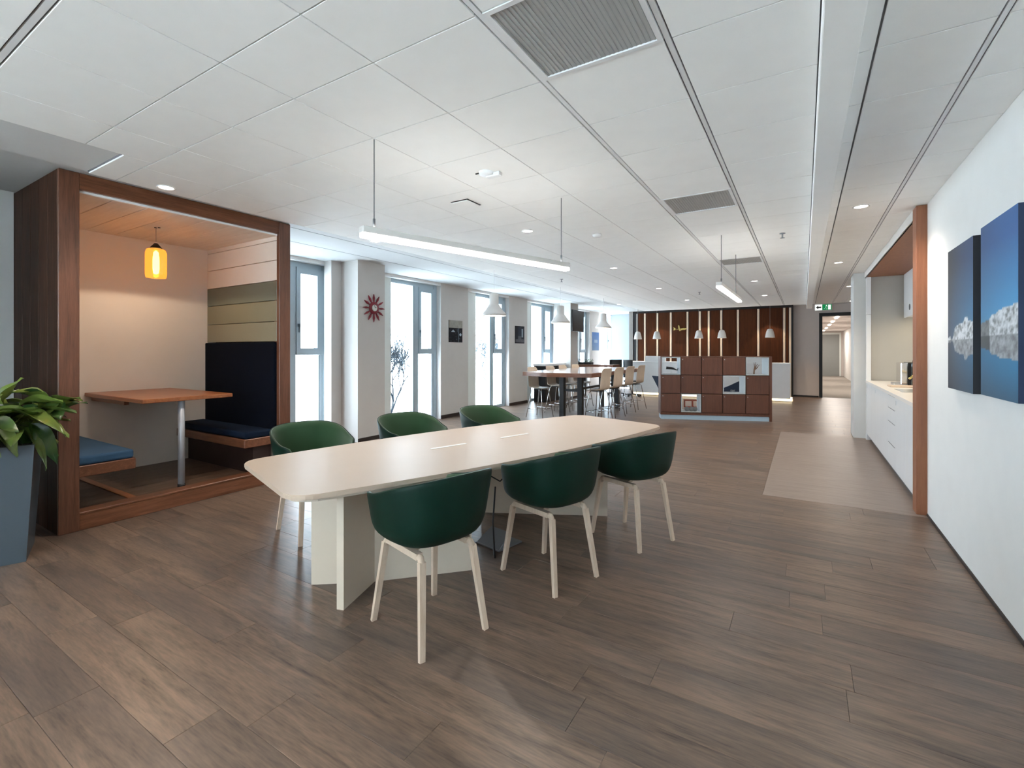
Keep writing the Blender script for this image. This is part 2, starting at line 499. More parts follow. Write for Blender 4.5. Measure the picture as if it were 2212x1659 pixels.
for a, b, y in cands:
    p = seen((a + b) / 2, y + PW / 2, 0)
    vis = any(in_frame(xx, yy, 0, 30) for xx in (a, (a + b) / 2, b) for yy in (y, y + PW))
    scored.append((p[2] if (vis and p) else 99, a, b, y))
scored.sort()
rest = MB()
for i, (d, a, b, y) in enumerate(scored):
    full = abs((b - a) - PL) < 1e-4
    if i < 295 and d < 50:
        me = full_plank if full else plank_mesh(b - a, PW)
        put('plank', me, floor, ((a + b) / 2, y + PW / 2, 0))
    else:
        rest.box(a + .0007, b - .0007, y + .0007, y + PW - .0007, -0.006, 0.0)
ro = rest.build('far_planks', M['plank'], floor); ro['kind'] = 'stuff'
# pale inlay in front of the kitchen, three welded strips
for k in range(3):
    ya = 5.571 + k * 1.5045
    MB().box(-0.368, 0.96, ya + .0003, ya + 1.5045 - .0003, -0.006, 0.001).build('inlay_sheet', M['inlay'], floor, label='pale vinyl strip in front of the kitchen niche')
MB().box(0.2, 2.2, 18.2, 34, -0.08, 0.004).build('corridor_carpet', M['carpet'], floor, label='grey carpet in the corridor beyond the door')

# ---- ceiling
ceiling = struct_empty('ceiling', (0, 0, CEIL))
def slab(mb, x0, x1, y0, y1, z0=0.012, z1=0.03):
    mb.box(x0, x1, y0, y1, z0, z1); return mb
bk = MB()
slab(bk, -3.94, 2.1, -3.6, 1.36); slab(bk, -4.575, 2.1, 1.36, 16.0)
bk.build('grid_backing', M['tile_gap'], ceiling)
XE = [(-4.696 + .6 * i, -4.096 + .6 * i) for i in range(7)] + [(-.48, .056), (.19, .266), (.27, .662), (.69, .955), (.955, 2.08)]
XE[5] = (-1.696, -1.112); XE[6] = (-1.08, -.512)
YE = [(1.53 + .5435 * j, 1.53 + .5435 * (j + 1)) for j in range(27)] + [(1.16, 1.53), (.633, 1.16)] + [(.6 - .5435 * (j + 1), .6 - .5435 * j) for j in range(8)]
YE[26] = (YE[26][0], 16.0)
def ctile(w, l):
    return MB().box(-w / 2 + .0032, w / 2 - .0032, -l / 2 + .0032, l / 2 - .0032, 0, 0.012, bev=0.001).mesh('ceiling_tile', M['tile'])
cache = {}
GR = [(-1.08, -.512, 1.53), (-1.08, -.512, 1.53 + .5435 * 5), (-1.08, -.512, 1.53 + .5435 * 11)]
tl = []
for x0, x1 in XE:
    for y0, y1 in YE:
        if any(abs(x0 - g[0]) < .01 and abs(y0 - g[2]) < .01 for g in GR): continue
        lim = -3.94 if y0 < 1.3 else -4.575
        if x1 <= lim + .03: continue
        a = max(x0, lim)
        if x0 >= .95 and y0 < 10.5: continue
        p = seen((a + x1) / 2, (y0 + y1) / 2, CEIL)
        vis = p and any(in_frame(xx, yy, CEIL, 0) for xx in (a, (a + x1) / 2, x1) for yy in (y0, y1))
        tl.append((p[2] if vis else 99, a, x1, y0, y1))
p_ = seen(-4.25, 1.44, CEIL); tl.append((p_[2], -4.573, -3.94, 1.362, 1.53))
tl.sort()
rest = MB()
for i, (d, x0, x1, y0, y1) in enumerate(tl):
    w, l = round(x1 - x0, 4), round(y1 - y0, 4)
    if i < 295 and d < 50:
        if (w, l) not in cache: cache[(w, l)] = ctile(w, l)
        put('ceiling_tile', cache[(w, l)], ceiling, ((x0 + x1) / 2, (y0 + y1) / 2, 0))
    else:
        rest.box(x0 + .0032, x1 - .0032, y0 + .0032, y1 - .0032, 0, 0.012)
ro = rest.build('far_ceiling_tiles', M['tile'], ceiling); ro['kind'] = 'stuff'
for x0, x1, y0, y1 in ((-1.107, -1.085, -3.5, 15.99), (-.507, -.485, -3.5, 15.99), (.666, .686, -3.5, 15.99), (-3.94, .05, .605, .628)):
    MB().box(x0, x1, y0, y1, 0.002, 0.012).build('ceiling_profile', M['profile'], ceiling)
# raised plaster beyond the tiles
rp = MB()
rp.box(-4.575, -3.90, -3.6, 1.355, .016, .06)
rp.box(-7.4, -4.54, -3.6, 19.2, SOFFIT - CEIL, 3.05 - CEIL)
rp.box(-4.575, 2.2, 15.98, 19.2, SOFFIT - CEIL, 3.05 - CEIL)
rp.box(-4.575, -4.54, -3.6, 16.0, .03, SOFFIT - CEIL + .01)
rp.box(-4.54, 2.2, 15.98, 16.0, .012, SOFFIT - CEIL)
rp.box(-3.9, 2.2, -3.6, 15.98, .03, .06); rp.box(-4.575, -3.9, 1.36, 15.98, .03, .06)
rp.build('raised_plaster', M['plaster'], ceiling)
for xj in (-5.25, -5.92):
    MB().box(xj - .004, xj + .004, 3.4, 15.9, SOFFIT - CEIL - .002, SOFFIT - CEIL).build('plaster_joint', M['tile_gap'], ceiling)
struct(MB().box(.058, .188, -3.5, 16.0, 2.70, CEIL - .001, bev=.004).build('trim_1', M['tile']), 'long white bulkhead running along the ceiling')

# ---- right wall, kitchen niche and far right
struct(MB().box(.953, 1.15, -3.5, 5.64, 0, 2.86).build('wall_right', M['wall']))
struct(MB().box(.946, .953, -3.5, 5.63, 0, .024).build('baseboard_right', M['baseboard']))
struct(MB().box(.727, 2.2, 10.05, 10.62, 0, 2.86).build('wall_right_far', M['pillar']))
struct(MB().box(1.9, 2.2, 10.62, 18.2, 0, 2.95).build('wall_right_passage', M['wall_end']))
struct(MB().box(1.62, 1.75, 5.64, 10.05, 0, 2.86).build('wall_niche_back', M['wall']))
t1 = struct_empty('trim_2', (.9, 5.7, 0))
MB().box(-.025, .6, -.06, .11, 0, CEIL - .003, bev=.003).build('niche_post', M['niche_wood'], t1, label='walnut post at the near side of the niche')
MB().box(-.015, .7, .11, 4.33, 1.895 + .84, 1.895 + .87).build('niche_soffit', M['niche_wood'], t1, label='walnut underside of the niche header')
MB().box(-.025, .0, .11, 4.33, 1.895 + .84, CEIL - .003).build('niche_fascia', M['wall'], t1, label='white fascia above the niche')
MB().box(.5, .85, -.06, .11, 0, CEIL - .003).build('niche_return', M['wall'], t1)

# ---- far end: taupe wall with door opening and corridor
we = struct_empty('wall_end', (0, 18.1, 0))
MB().box(-.6, .42, 0, .15, 0, SOFFIT).build('wall_panel', M['wall_end'], we)
MB().box(.42, 2.2, 0, .15, 2.70, SOFFIT).build('wall_panel', M['wall_end'], we)
MB().box(1.5, 2.2, 0, .15, 0, 2.70).build('wall_panel', M['wall_end'], we)
struct(MB().box(-.32, .40, 18.085, 18.1, 0, .05).build('baseboard_end', M['black']))
d1 = struct_empty('door_1', (.41, 18.08, 0))
fr = MB().box(0, .09, 0, .2, 0, 2.70).box(1.03, 1.12, 0, .2, 0, 2.70).box(.09, 1.03, 0, .2, 2.60, 2.70)
fr.build('door_frame', M['black'], d1, label='black door frame')
wc = struct_empty('wall_corridor', (0, 18.25, 0))
MB().box(.1, .35, 0, 16, 0, 2.75).build('wall_panel', M['wall_end'], wc)
MB().box(1.95, 2.2, 0, 5.4, 0, 2.75).box(1.95, 2.2, 6.6, 16, 0, 2.75).box(1.95, 2.2, 5.4, 6.6, 2.2, 2.75).build('wall_panel', M['wall'], wc)
MB().box(2.2, 2.5, 5.2, 6.8, 0, 2.75).build('wall_panel', M['wall'], wc)
MB().box(.35, 1.95, 15.4, 15.5, 0, 2.75).build('wall_panel', M['wall_end'], wc)
MB().box(.35, 1.95, 0, 16, 2.62, 2.75).build('corridor_ceiling', M['wall_end'], wc)
d2 = struct_empty('door_2', (.62, 33.62, 0))
MB().box(0, .08, 0, .06, 0, 2.55).box(1.14, 1.22, 0, .06, 0, 2.55).box(.08, 1.14, 0, .06, 2.45, 2.55).build('door_frame', M['frame_white'], d2)
MB().box(.085, 1.135, .02, .06, 0, 2.445).build('door_leaf', mat('grey_door', '#8e918f', 0.5), d2)
for yy in (21.0, 26.0, 31.0): area('corridor_lamp_light', (1.15, yy, 2.58), (0, 0, 0), .3, 2.5, 36, (1, .93, .85))
for k in range(5):
    ly = (19.2, 21.8, 24.5, 28.0, 31.2)[k]
    t = tag(MB().box(-.045, .045, -.45, .45, -.035, 0, bev=.01).build('corridor_lamp', M['e_pend'], None, (.93, ly, 2.62)),
            ('first', 'second', 'third', 'fourth', 'fifth')[k] + ' slim lamp in the corridor ceiling, counted from the black door frame', 'lamp', 'corridor ceiling lamps')

# ---- window wall
wl = struct_empty('wall_left', (-6.79, 0, 0))
BAY = 2.825
starts = [3.39 + BAY * k for k in range(6)]
for k, s in enumerate(starts):
    e = s + 1.83
    MB().box(-.36, 0, e, s + BAY, 0, SOFFIT).build('pier', M['pier'], wl)
    MB().box(0, .012, e + .002, s + BAY - .002, 0, .075).build('pier_skirting', M['baseboard'], wl)
    MB().box(-.36, 0, s, e, 2.925, SOFFIT + .1).build('lintel', M['wall'], wl)
MB().box(-.36, 0, 3.385 - 1.8, starts[0], 0, 3.0).build('pier', M['pier'], wl)
for yc in (5.27, 13.55):
    MB().box(0.0, .59, yc, yc + .585, 0, SOFFIT).build('column', M['pier'], wl)
    MB().box(.588, .598, yc + .002, yc + .583, 0, .06).build('pier_skirting', M['baseboard'], wl)
MB().box(.001, .18, 5.075, 5.27, 0, SOFFIT).build('pier', M['pier'], wl)
struct(MB().box(-6.79, -5.6, 18.8, 18.95, 0, SOFFIT).build('wall_end_left', mat('pale_blue_grey_wall', '#a3acb5', .75)))

def window(n, ys):
    w = struct_empty('window_%d' % n, (-6.97, ys, 0))
    H = 2.925
    MB().box(-.05, .05, 0.0, .48, .0, H).build('side_panel', M['frame_white'], w)
    MB().box(-.05, .05, .48, 1.74, H - .08, H).box(-.05, .05, .48, 1.74, 0, .07).box(-.05, .06, 1.74, 1.83, 0, H).build('outer_frame', M['frame_grey'], w)
    MB().box(-.06, .06, 1.10, 1.25, .07, H - .08, bev=.006).build('mullion', M['frame_grey'], w)
    MB().box(.0595, .0625, 1.09, 1.115, .07, H - .08).build('seal', M['frame_dark'], w)
    MB().box(-.012, .0, .48, 1.10, .07, H - .08).build('pane', M['glass'], w)
    s = MB()
    a, b, c, d = 1.255, 1.735, 1.43, H - .085
    s.box(-.03, .075, a, b, d - .1, d).box(-.03, .075, a, b, c, c + .11).box(-.03, .075, a, a + .07, c + .11, d - .1).box(-.03, .075, b - .1, b, c + .11, d - .1)
    so = s.build('opening_sash', M['frame_grey'], w)
    MB().box(.0, .012, a + .07, b - .1, c + .11, d - .1).build('sash_pane', M['glass'], so)
    MB().box(.075, .10, a + .015, a + .045, c + .45, c + .50).box(.088, .10, a + .022, a + .038, c + .36, c + .5).build('handle', M['frame_dark'], so)
    MB().box(-.012, .0, 1.25, 1.68, .07, c - .005).build('frosted_pane', M['frost'], w)
    MB().box(-.03, .05, 1.68, 1.74, .07, c - .005).build('lower_stile', M['frame_grey'], w)
    MB().box(.05, .053, 1.672, 1.688, .07, c - .005).build('seal', M['frame_dark'], w)
    portal((-7.2, ys + .92, H / 2), (0, -PI / 2, 0), H, 1.83)
    return w
for k, s in enumerate(starts): window(k + 1, s)

# ---- near left wall and back wall (behind the camera), with windows
wn_ = struct_empty('wall_near_left', (-6.3, 0, 0))
MB().box(-.36, 0, -3.6, 1.335, 0, 3.0).build('wall_panel', M['wall'], wn_)
struct(MB().box(-5.2, 1.3, -7.0, -3.8, 2.95, 3.1).build('shade_slab', M['wall']), 'added unseen slab shading the back windows from above')  # unseen slab added to keep sky light off the near floor
wb = struct_empty('wall_back', (0, -3.5, 0))
BW = [(-4.3, -2.7), (-2.5, -.9), (-.8, .8)]
xs = [-6.7, -4.3, -2.7, -2.5, -.9, -.8, .8, 1.15]
b = MB()
for i in range(0, 8, 2): b.box(xs[i], xs[i + 1], -.3, 0, 0, 3.0)
for a, c in BW: b.box(a, c, -.3, 0, 0, 1.10).box(a, c, -.3, 0, 2.75, 3.0)
b.build('wall_panel', M['wall'], wb)
for i, (a, c) in enumerate(BW):
    w = struct_empty('window_%d' % (7 + i), (a, -3.65, 1.10))
    MB().box(0, .06, -.04, .04, 0, 1.65).box(1.52, 1.6, -.04, .04, 0, 1.65).box(.08, 1.52, -.04, .04, 0, .08).box(.08, 1.52, -.04, .04, 1.57, 1.65).build('outer_frame', M['frame_grey'], w)
    MB().box(.08, 1.52, -.006, .006, .08, 1.57).build('pane', M['glass'], w)
    portal((a + .8, -3.85, 1.92), (PI / 2, 0, PI), 1.6, 1.65)

struct(MB().box(-5.1, -5.0, -3.5, -.1, 0, 2.85).build('wall_added_shade', M['wall']), 'added unseen panel that shades the planter corner')  # unseen panel added to darken the near left wall and corner
# ---- reception wall: walnut panels with pale strips
wr = struct_empty('wall_reception', (0, 17.8, 0))
MB().box(-5.68, -.3, .04, .5, 0, SOFFIT).build('backing', M['black'], wr)
MB().box(-5.70, -5.555, 0, .5, 0, SOFFIT).build('end_cap', M['strip_grey'], wr)
sx = [-5.395, -5.096, -4.632, -4.147, -3.564, -3.141, -2.849, -2.444, -1.92, -1.302, -.551, -.385]
prev = -5.555
for k, x in enumerate(sx):
    if k > 0: MB().box(prev + .012, x - .045, 0, .04, 0, 2.90, bev=.004).build('wall_panel', M['panel_wood'], wr)
    MB().box(x - .03, x + .03, -.015, .04, 0, 2.89).build('strip', M['strip_grey'] if k == 0 else M['strip'], wr)
    prev = x + .035
MB().box(-5.7, -.3, -1.78, .5, SOFFIT, SOFFIT + .02).build('cove', M['plaster'], wr)

# ================================================================== THINGS
# ------------------------------------------------ meeting booth
bo = thing('meeting_booth', 'walnut framed meeting booth with pale lining, open front, built in beside the windows', 'booth', (-5.13, 1.34, 0))
D = 1.63; W = 2.035
MB().box(-.03, 0, 0, .133, 0, 2.978, bev=.004).build('post', M['walnut_z'], bo, label='left front post')
MB().box(-.10, 0, W - .138, W, 0, 2.978, bev=.006).build('post', M['walnut_z'], bo, label='right front post')
MB().box(-.10, -.002, .133, W - .138, 2.842, 2.978, bev=.004).build('header', M['walnut_y'], bo)
MB().box(-.06, -.004, .133, W - .138, 0, .13, bev=.004).build('plinth', M['walnut_y'], bo)
MB().box(-.14, .0, .133, W - .138, .13, .15, bev=.004).build('sill', M['walnut_y'], bo, label='sill board along the open front')
pw = (D - .04) / 7
for k in range(7):
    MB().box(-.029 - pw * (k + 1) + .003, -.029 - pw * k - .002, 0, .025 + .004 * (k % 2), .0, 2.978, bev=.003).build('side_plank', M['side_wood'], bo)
MB().box(-D, -.02, .03, .12, .12, 2.83).build('left_lining', M['booth_cream'], bo)
MB().box(-D, -D + .03, .12, W - .12, .12, 2.83).build('back_panel', mat('booth_back_white', '#dcd3ca', 0.7), bo)
MB().box(-D, -.02, W - .02, W, 0, 2.978).build('outer_side', M['walnut_z'], bo)
MB().box(-D, -.02, 0.03, W, 2.83 + .03, 2.975).build('roof', M['walnut_y'], bo)
for k in range(7):
    a = .12 + (W - .24) / 7 * k
    MB().box(-D, -.05, a + .003, a + (W - .24) / 7 - .003, 2.822, 2.86, bev=.003).build('ceiling_plank', M['booth_ceiling'], bo)
MB().box(-.055, -.04, .135, W - .14, 2.825, 2.845).build('light_edge', M['white_sat'], bo, label='thin white edging under the header')
rows = [(1.604, 1.837, 'booth_olive2', 'pale olive plank'), (1.837, 2.081, 'booth_olive', 'olive plank'), (2.081, 2.309, 'booth_sage', 'sage green plank'),
        (2.309, 2.545, 'booth_cream', 'cream plank'), (2.545, 2.77, 'booth_cream', 'cream plank'), (2.77, 2.86, 'booth_cream', 'cream plank')]
for a, b_, m_, lb in rows:
    MB().box(-D + .03, -.05, W - .142, W - .02, a + .003, b_ - .003, bev=.003).build('wall_plank', M[m_], bo, label=lb)
MB().box(-D + .03, -.05, W - .13, W - .02, .12, 1.60).build('right_lining', M['booth_cream'], bo)
for k in range(9):
    a = -D + .03 + k * (D - .17) / 9
    MB().box(a + .001, a + (D - .17) / 9 - .001, .12, W - .13, .10, .122).build('floor_board', M['booth_floor'], bo)
MB().box(-D, -.06, .03, W - .02, .0, .10).build('floor_base', M['walnut_y'], bo)
MB().box(-D + .03, -.13, .545, .61, .122, .128).build('floor_strip', M['booth_table'], bo, label='orange timber strip set in the booth floor')
# upholstered back of the right bench
MB().box(-D + .031, -.052, W - .172, W - .1315, .515, 1.60, bev=.012, seg=3).build('backrest', M['navy'], bo, smooth=False, label='navy upholstered backrest')
for dx in (-.80, -.768):
    MB().lathe([(0, 0), (.012, 0), (.012, .006), (0, .006)], 12).build('ceiling_hole', M['black'], bo, (dx, .99 if dx < -.79 else 1.01, 2.816))
# benches
def bench(name, label, y0, y1, back_y, bm_):
    t = thing(name, label, 'bench', (-5.13, 1.34, 0))
    MB().box(-D + .035, -.055, y0, y1, .43, .525, bev=.006).build('seat_board', M['walnut_x'], t)
    MB().box(-D + .04, -.06, y0 + .01, y1 - .012, .526, .605, bev=.022, seg=3).build('cushion', bm_, t)
    return t
t = bench('booth_bench', 'booth bench nearest the planter, blue cushion on a walnut board', .125, .545, 0, M['navy_seat'])
MB().box(-D + .04, -D + .09, .14, .5, .30, .43).build('wall_bracket', M['walnut_x'], t)
t = bench('booth_bench', 'booth bench by the window side, dark navy cushion under the tall navy backrest', 1.53, W - .17, 0, M['navy_dark'])
MB().box(-D + .04, -.12, 1.66, W - .17, .122, .43).build('bench_base', mat('bench_base_dark', '#2a1712', 0.6), t)
# booth table
t = thing('booth_table', 'small walnut topped booth table on one steel leg', 'table', (-5.36, 2.33, .122))
MB().box(-1.36, .07, -.36, .47, .875, .915, bev=.005).build('tabletop', M['booth_table'], t)
MB().box(-1.36, -.5, -.30, -.26, .825, .875).build('wall_bracket', M['walnut_x'], t)
lg = MB().lathe([(.03, .03), (.03, .875)], 20).build('leg', M['steel_dull'], t)
MB().lathe([(.034, 0), (.034, .035)], 20).build('foot', M['black'], lg)
# booth pendant
t = thing('booth_pendant', 'amber glass jar pendant glowing inside the booth', 'lamp', (-5.92, 2.33, 2.275))
jar = [(.055, .32), (.085, .305), (.097, .27), (.097, .04), (.09, .005), (.06, 0)]
solidify(MB().lathe(jar, 28, close=False).build('glass_jar', M['amber'], t), .004)
MB().lathe([(0, .375), (.015, .375), (.055, .325), (.055, .315), (0, .315)], 20).build('cap', M['black'], t)
MB().tube([(0, 0, .39), (0, 0, .545)], .003, 6).build('cable', M['strip_grey'], t)
bl = MB().lathe([(0, .30), (.022, .28), (.03, .2), (.03, .1), (.02, .05), (0, .04)], 16).build('bulb', M['e_bulb'], t)
spot('booth_bulb', (0, 0, -.02), 8, (1, .80, .58), 3.02, .12, t, .03)

# ------------------------------------------------ potted plant
p = thing('potted_plant', 'leafy green plant in a tall slate blue planter beside the booth', 'plant', (-4.985, .925, 0))
ca = math.radians(161.3)          # planter edge direction
ex = Vector((math.cos(ca), math.sin(ca), 0)); ey = Vector((ex.y, -ex.x, 0)) * -1
def potc(h, z): return [Vector((0, 0, z)) + ex * (sx_ * h) + ey * (sy_ * h) for sx_, sy_ in ((-1, -1), (1, -1), (1, 1), (-1, 1))]
ey = Vector((-ex.y, ex.x, 0))
pb = MB(); hb, ht = .216, .262
pb.hexa(potc(hb, 0) + potc(ht, .83))
pb.build('planter', M['pot'], p)
MB().hexa(potc(ht - .02, .83) + potc(ht - .02, .835)).build('soil', M['soil'], p)
def leaf_mesh(L_, W_, droop, curl, k):
    P = []
    n = 8
    for i in range(n + 1):
        s = i / n
        w = W_ * (math.sin(PI * min(1, s * 1.02) ** 0.8) ** 0.75) if 0 < s < 1 else 0.002
        x = L_ * (s - .08 * droop * s * s); z = -droop * L_ * s * s
        P.append([(x, w * a, z + curl * w * (abs(a) ** 1.5) + .012 * math.sin(7 * s + 3 * a + k)) for a in (-1, -.5, 0, .5, 1)])
    return MB().grid(P).mesh('leaf', M['leaf'])
leaves = [leaf_mesh(.25, .062, .25, .5, 0), leaf_mesh(.28, .068, .45, .35, 1), leaf_mesh(.22, .064, .1, .6, 2), leaf_mesh(.32, .06, .6, .3, 3)]
random.seed(5)
def leafput(k, loc, az, el, roll=0.0, sc=1.0):
    tip = Vector(loc) + Vector((math.cos(az) * math.cos(el), math.sin(az) * math.cos(el), math.sin(el))) * .30 * sc
    if tip.y > .36 and tip.x < .0: return None      # would pass through the booth side
    if tip.z < 1.0 and math.hypot(tip.x, tip.y) < .40: return None      # would pass through the planter
    o = put('leaf', leaves[k % 4], p, loc)
    o.rotation_euler = (Matrix.Rotation(az, 4, 'Z') @ Matrix.Rotation(-el, 4, 'Y') @ Matrix.Rotation(roll, 4, 'X')).to_euler()
    o.scale = (sc, sc, sc)
    return o
for st in range(12):
    a0 = 2 * PI * st / 12 + .3
    lean = .10 + .05 * (st % 3)
    hh = .16 + .07 * (st % 3)
    top = Vector((math.cos(a0) * lean * 1.6, math.sin(a0) * lean * 1.6, .83 + hh))
    MB().tube([(math.cos(a0) * .05, math.sin(a0) * .05, .82), (math.cos(a0) * lean, math.sin(a0) * lean, .83 + hh * .6), tuple(top)], .008, 6, .004).build('stem', M['stem'], p)
    for j in range(15):
        az = a0 + (j - 7) * .45 + random.uniform(-.3, .3)
        leafput(random.randrange(4), Vector(top) + Vector((0, 0, -.013 * j)), az, random.uniform(-.55, .75) - .05 * j, random.uniform(-.5, .5), random.uniform(.8, 1.1))
leafput(2, (.10, .05, 1.12), 1.3, 1.15, .2, .95)
for az, el, z_, k, sc in ((.25, .12, 1.06, 3, 1.15), (.45, .05, 1.0, 1, 1.2), (.7, .18, 1.05, 0, 1.2), (.35, -.35, .95, 3, 1.1), (.15, -.6, .92, 2, 1.0), (.9, -.5, .93, 1, 1.0), (.55, .32, 1.1, 0, 1.05)):
    leafput(k, (.14 * math.cos(az), .14 * math.sin(az) + .06, z_), az + .35, el, random.uniform(-.4, .4), sc)

# ------------------------------------------------ conference table
AX = math.atan2(.2907, .9568)     # table axis turned 16.9 deg from y towards +x
RZ = -AX
T0 = Vector((-2.255, 3.35, 0))
t = thing('conference_table', 'long cream boat shaped meeting table on folded panel legs', 'table', (T0.x, T0.y, 0), RZ)
HL = 1.79
def outline(off=0.0):
    right, left = [], []
    n = 14
    def hw(s): return .545 + .145 * (1 - s * s) - off
    pts = []
    R = .15
    L_ = HL - off
    for i in range(n + 1):
        yv = -L_ + R + (2 * L_ - 2 * R) * i / n
        pts.append((hw(yv / HL), yv))
    for k in range(1, 7):
        a = PI / 2 * k / 6
        w = hw((L_ - R) / HL)
        pts.append((w - R + R * math.cos(a), L_ - R + R * math.sin(a)))
    right = pts
    full = right[:]
    full += [(-x, y) for x, y in reversed(right)]
    w = hw((L_ - R) / HL)
    for k in range(1, 7):
        a = PI / 2 * k / 6
        full.append((-(w - R + R * math.cos(a)), -(L_ - R + R * math.sin(a))))
    for k in range(6, 0, -1):
        a = PI / 2 * k / 6
        full.append((w - R + R * math.cos(a), -(L_ - R + R * math.sin(a))))
    return full
top = MB(); ol = outline(); il = outline(.035)
top.poly(ol, .712, .74)
rr = bmesh.ops.bevel(top.bm, geom=[e for e in top.bm.edges if abs(e.verts[0].co.z - e.verts[1].co.z) < 1e-6], offset=.004, segments=2, affect='EDGES')
top.build('tabletop', M['table_white'], t)
MB().poly(il, .690, .712).build('top_underlay', M['table_leg'], t)
for yy in (-.43, .27):
    MB().box(-.035, -.005, yy - .165, yy + .165, .7402, .7435, bev=.001).build('cable_slot', M['slot'], t)
def panel_leg(J, ends):
    for e in ends:
        MB().bar((J[0], J[1], .35), (e[0], e[1], .35), .69, .045, up=(0, 0, 1)) if False else None
    return
Minv = Matrix.Rotation(-RZ, 4, 'Z')
def loc_(x, y): v = Minv @ Vector((x - T0.x, y - T0.y, 0)); return (v.x, v.y)
def vpanel(p0, p1, name='leg_panel', th=.045, z1=.69):
    a = Vector(p0); b_ = Vector(p1); d = (b_ - a).normalized(); n_ = Vector((-d.y, d.x)) * th / 2
    MB().poly([(a + n_)[:], (a - n_)[:], (b_ - n_)[:], (b_ + n_)[:]], 0, z1).build(name, M['table_leg'], t)
J = loc_(-2.40, 2.16)
for e in ((-2.285, 1.815), (-1.95, 2.63), (-2.70, 1.93)): vpanel(J, loc_(*e))
J2 = loc_(-2.05, 3.87)
for e in ((-2.56, 3.614), (-1.526, 4.134), (-2.17, 4.42)): vpanel(J2, loc_(*e))
MB().tube([loc_(-2.05, 2.95) + (.69,), loc_(-2.03, 2.98) + (.55,), loc_(-1.98, 3.04) + (.50,), loc_(-1.93, 3.08) + (.56,), loc_(-1.92, 3.1) + (.69,)], .006, 6).build('hanging_cable', M['black'], t, label='black cable loop under the top')
# floor box under the table
t = thing('floor_box', 'grey metal floor socket box with raised lid under the meeting table', 'floor box', (-2.03, 3.10, 0), -.2)
MB().box(-.13, .13, -.13, .13, 0, .012, bev=.003).build('cover_plate', M['metal_grey'], t)
MB().hexa([(-.12, -.12, .012), (.12, -.12, .012), (.12, -.11, .012), (-.12, -.11, .012), (-.10, .02, .10), (.10, .02, .10), (.10, .03, .095), (-.10, .03, .095)]).build('lid', M['metal_grey'], t)
tag(MB().tube([(-2.0, 2.98, .012), (-1.9, 2.85, .006), (-1.85, 2.75, .3), (-1.93, 2.9, .5)], .006, 6).build('power_cable', M['black']), 'black power cable rising from the floor box to the table', 'cable')

# ------------------------------------------------ green shell chairs
def make_chair():
    c = thing('shell_chair', '', 'chair')
    # shell: closed bowl, low at the front (+y), tall at the back (-y)
    P = []
    NP, NT = 40, 12
    for i in range(NP + 1):
        ph = 2 * PI * i / NP            # 0 = back
        cosb = math.cos(ph)
        a = abs(((ph + PI) % (2 * PI)) - PI)     # 0 at the back, pi in front
        if a < 2.15: rim = .882 - .125 * ((1 - math.cos(PI * a / 2.15)) / 2) ** 1.5
        else:
            q = min(1, (a - 2.15) / .45); q = q * q * (3 - 2 * q)
            rim = .757 - .225 * q
        rowp = []
        for j in range(NT + 1):
            s = j / NT
            z_lo = .507
            # radius grows fast along the pan then wall flares out
            if s < .45:
                q = s / .45
                rx = .222 * q; ry = .220 * q
                z = z_lo + .012 * q * q
            else:
                q = (s - .45) / .55
                z = z_lo + .012 + (rim - z_lo - .012) * q ** 1.25
                rise = max(0, (z - .5) / .35)
                e = 1 - (1 - min(1, q * 2.6)) ** 2
                rx = .222 + .036 * e + .054 * rise
                ry = .220 + .036 * e + .046 * rise
            # squarer plan
            cx_, sy_ = math.sin(ph), -math.cos(ph)
            k = 1.0 / (abs(cx_) ** 3.0 + abs(sy_) ** 3.0) ** (1 / 3.0)
            rowp.append((rx * k * cx_, ry * k * sy_ + (.02 if sy_ > 0 else 0) * 0, z))
        P.append(rowp)
    sh = MB().grid(P)
    bmesh.ops.remove_doubles(sh.bm, verts=sh.bm.verts, dist=.0004)
    o = sh.build('shell', M['green'], c, smooth=True)
    solidify(o, .014, 0); subsurf(o, 1)
    # upholstered lining inside the shell
    Q = []
    for i in range(NP + 1):
        rowq = []
        for j in range(NT + 1):
            x, y, z = P[i][j]
            f_ = .955
            rowq.append((x * f_, y * f_, min(z + .012 + .012 * (1 - j / NT), P[i][NT][2] - .004) if j < NT else P[i][NT][2] - .006))
        Q.append(rowq)
    li = MB().grid(Q)
    bmesh.ops.remove_doubles(li.bm, verts=li.bm.verts, dist=.0004)
    o = li.build('seat_lining', M['green_pad'], c, smooth=True, label='green fabric lining')
    solidify(o, .008, 1)
    tx, ty, bx, by = .155, .165, .200, .245
    for sx_ in (-1, 1):
        MB().bar((sx_ * tx, -ty + .01, .466), (sx_ * tx, ty - .01, .466), .036, .032).build('leg_rail', M['ash'], c)
        for sy_ in (-1, 1):
            g = MB()
            g.tube([(sx_ * tx, sy_ * (ty - .03), .466), (sx_ * (tx + .002), sy_ * (ty + .002), .463), (sx_ * (tx + .006), sy_ * (ty + .018), .438)], .0178, 10)
            g.bar((sx_ * (tx + .005), sy_ * (ty + .016), .448), (sx_ * bx, sy_ * by, 0), .036, .026, .030, .020, up=(0, 1, 0))
            g.build('leg', M['ash'], c)
    MB().bar((-tx, -.05, .470), (tx, .05, .470), .06, .02).bar((-tx, .05, .4685), (tx, -.05, .4685), .06, .02).box(-.07, .07, -.07, .07, .478, .512).build('cross_brace', M['ash'], c)
    return c
ch0 = make_chair()
near = [(-1.750, 1.972), (-1.464, 2.853), (-1.185, 3.765)]
FACE = math.atan2(.2907, -.9568) - PI / 2
labels_n = ['green shell chair closest to the camera, on pale bent wood legs', 'green shell chair at the middle of the near side of the meeting table', 'green shell chair on the near side at the locker end of the meeting table']
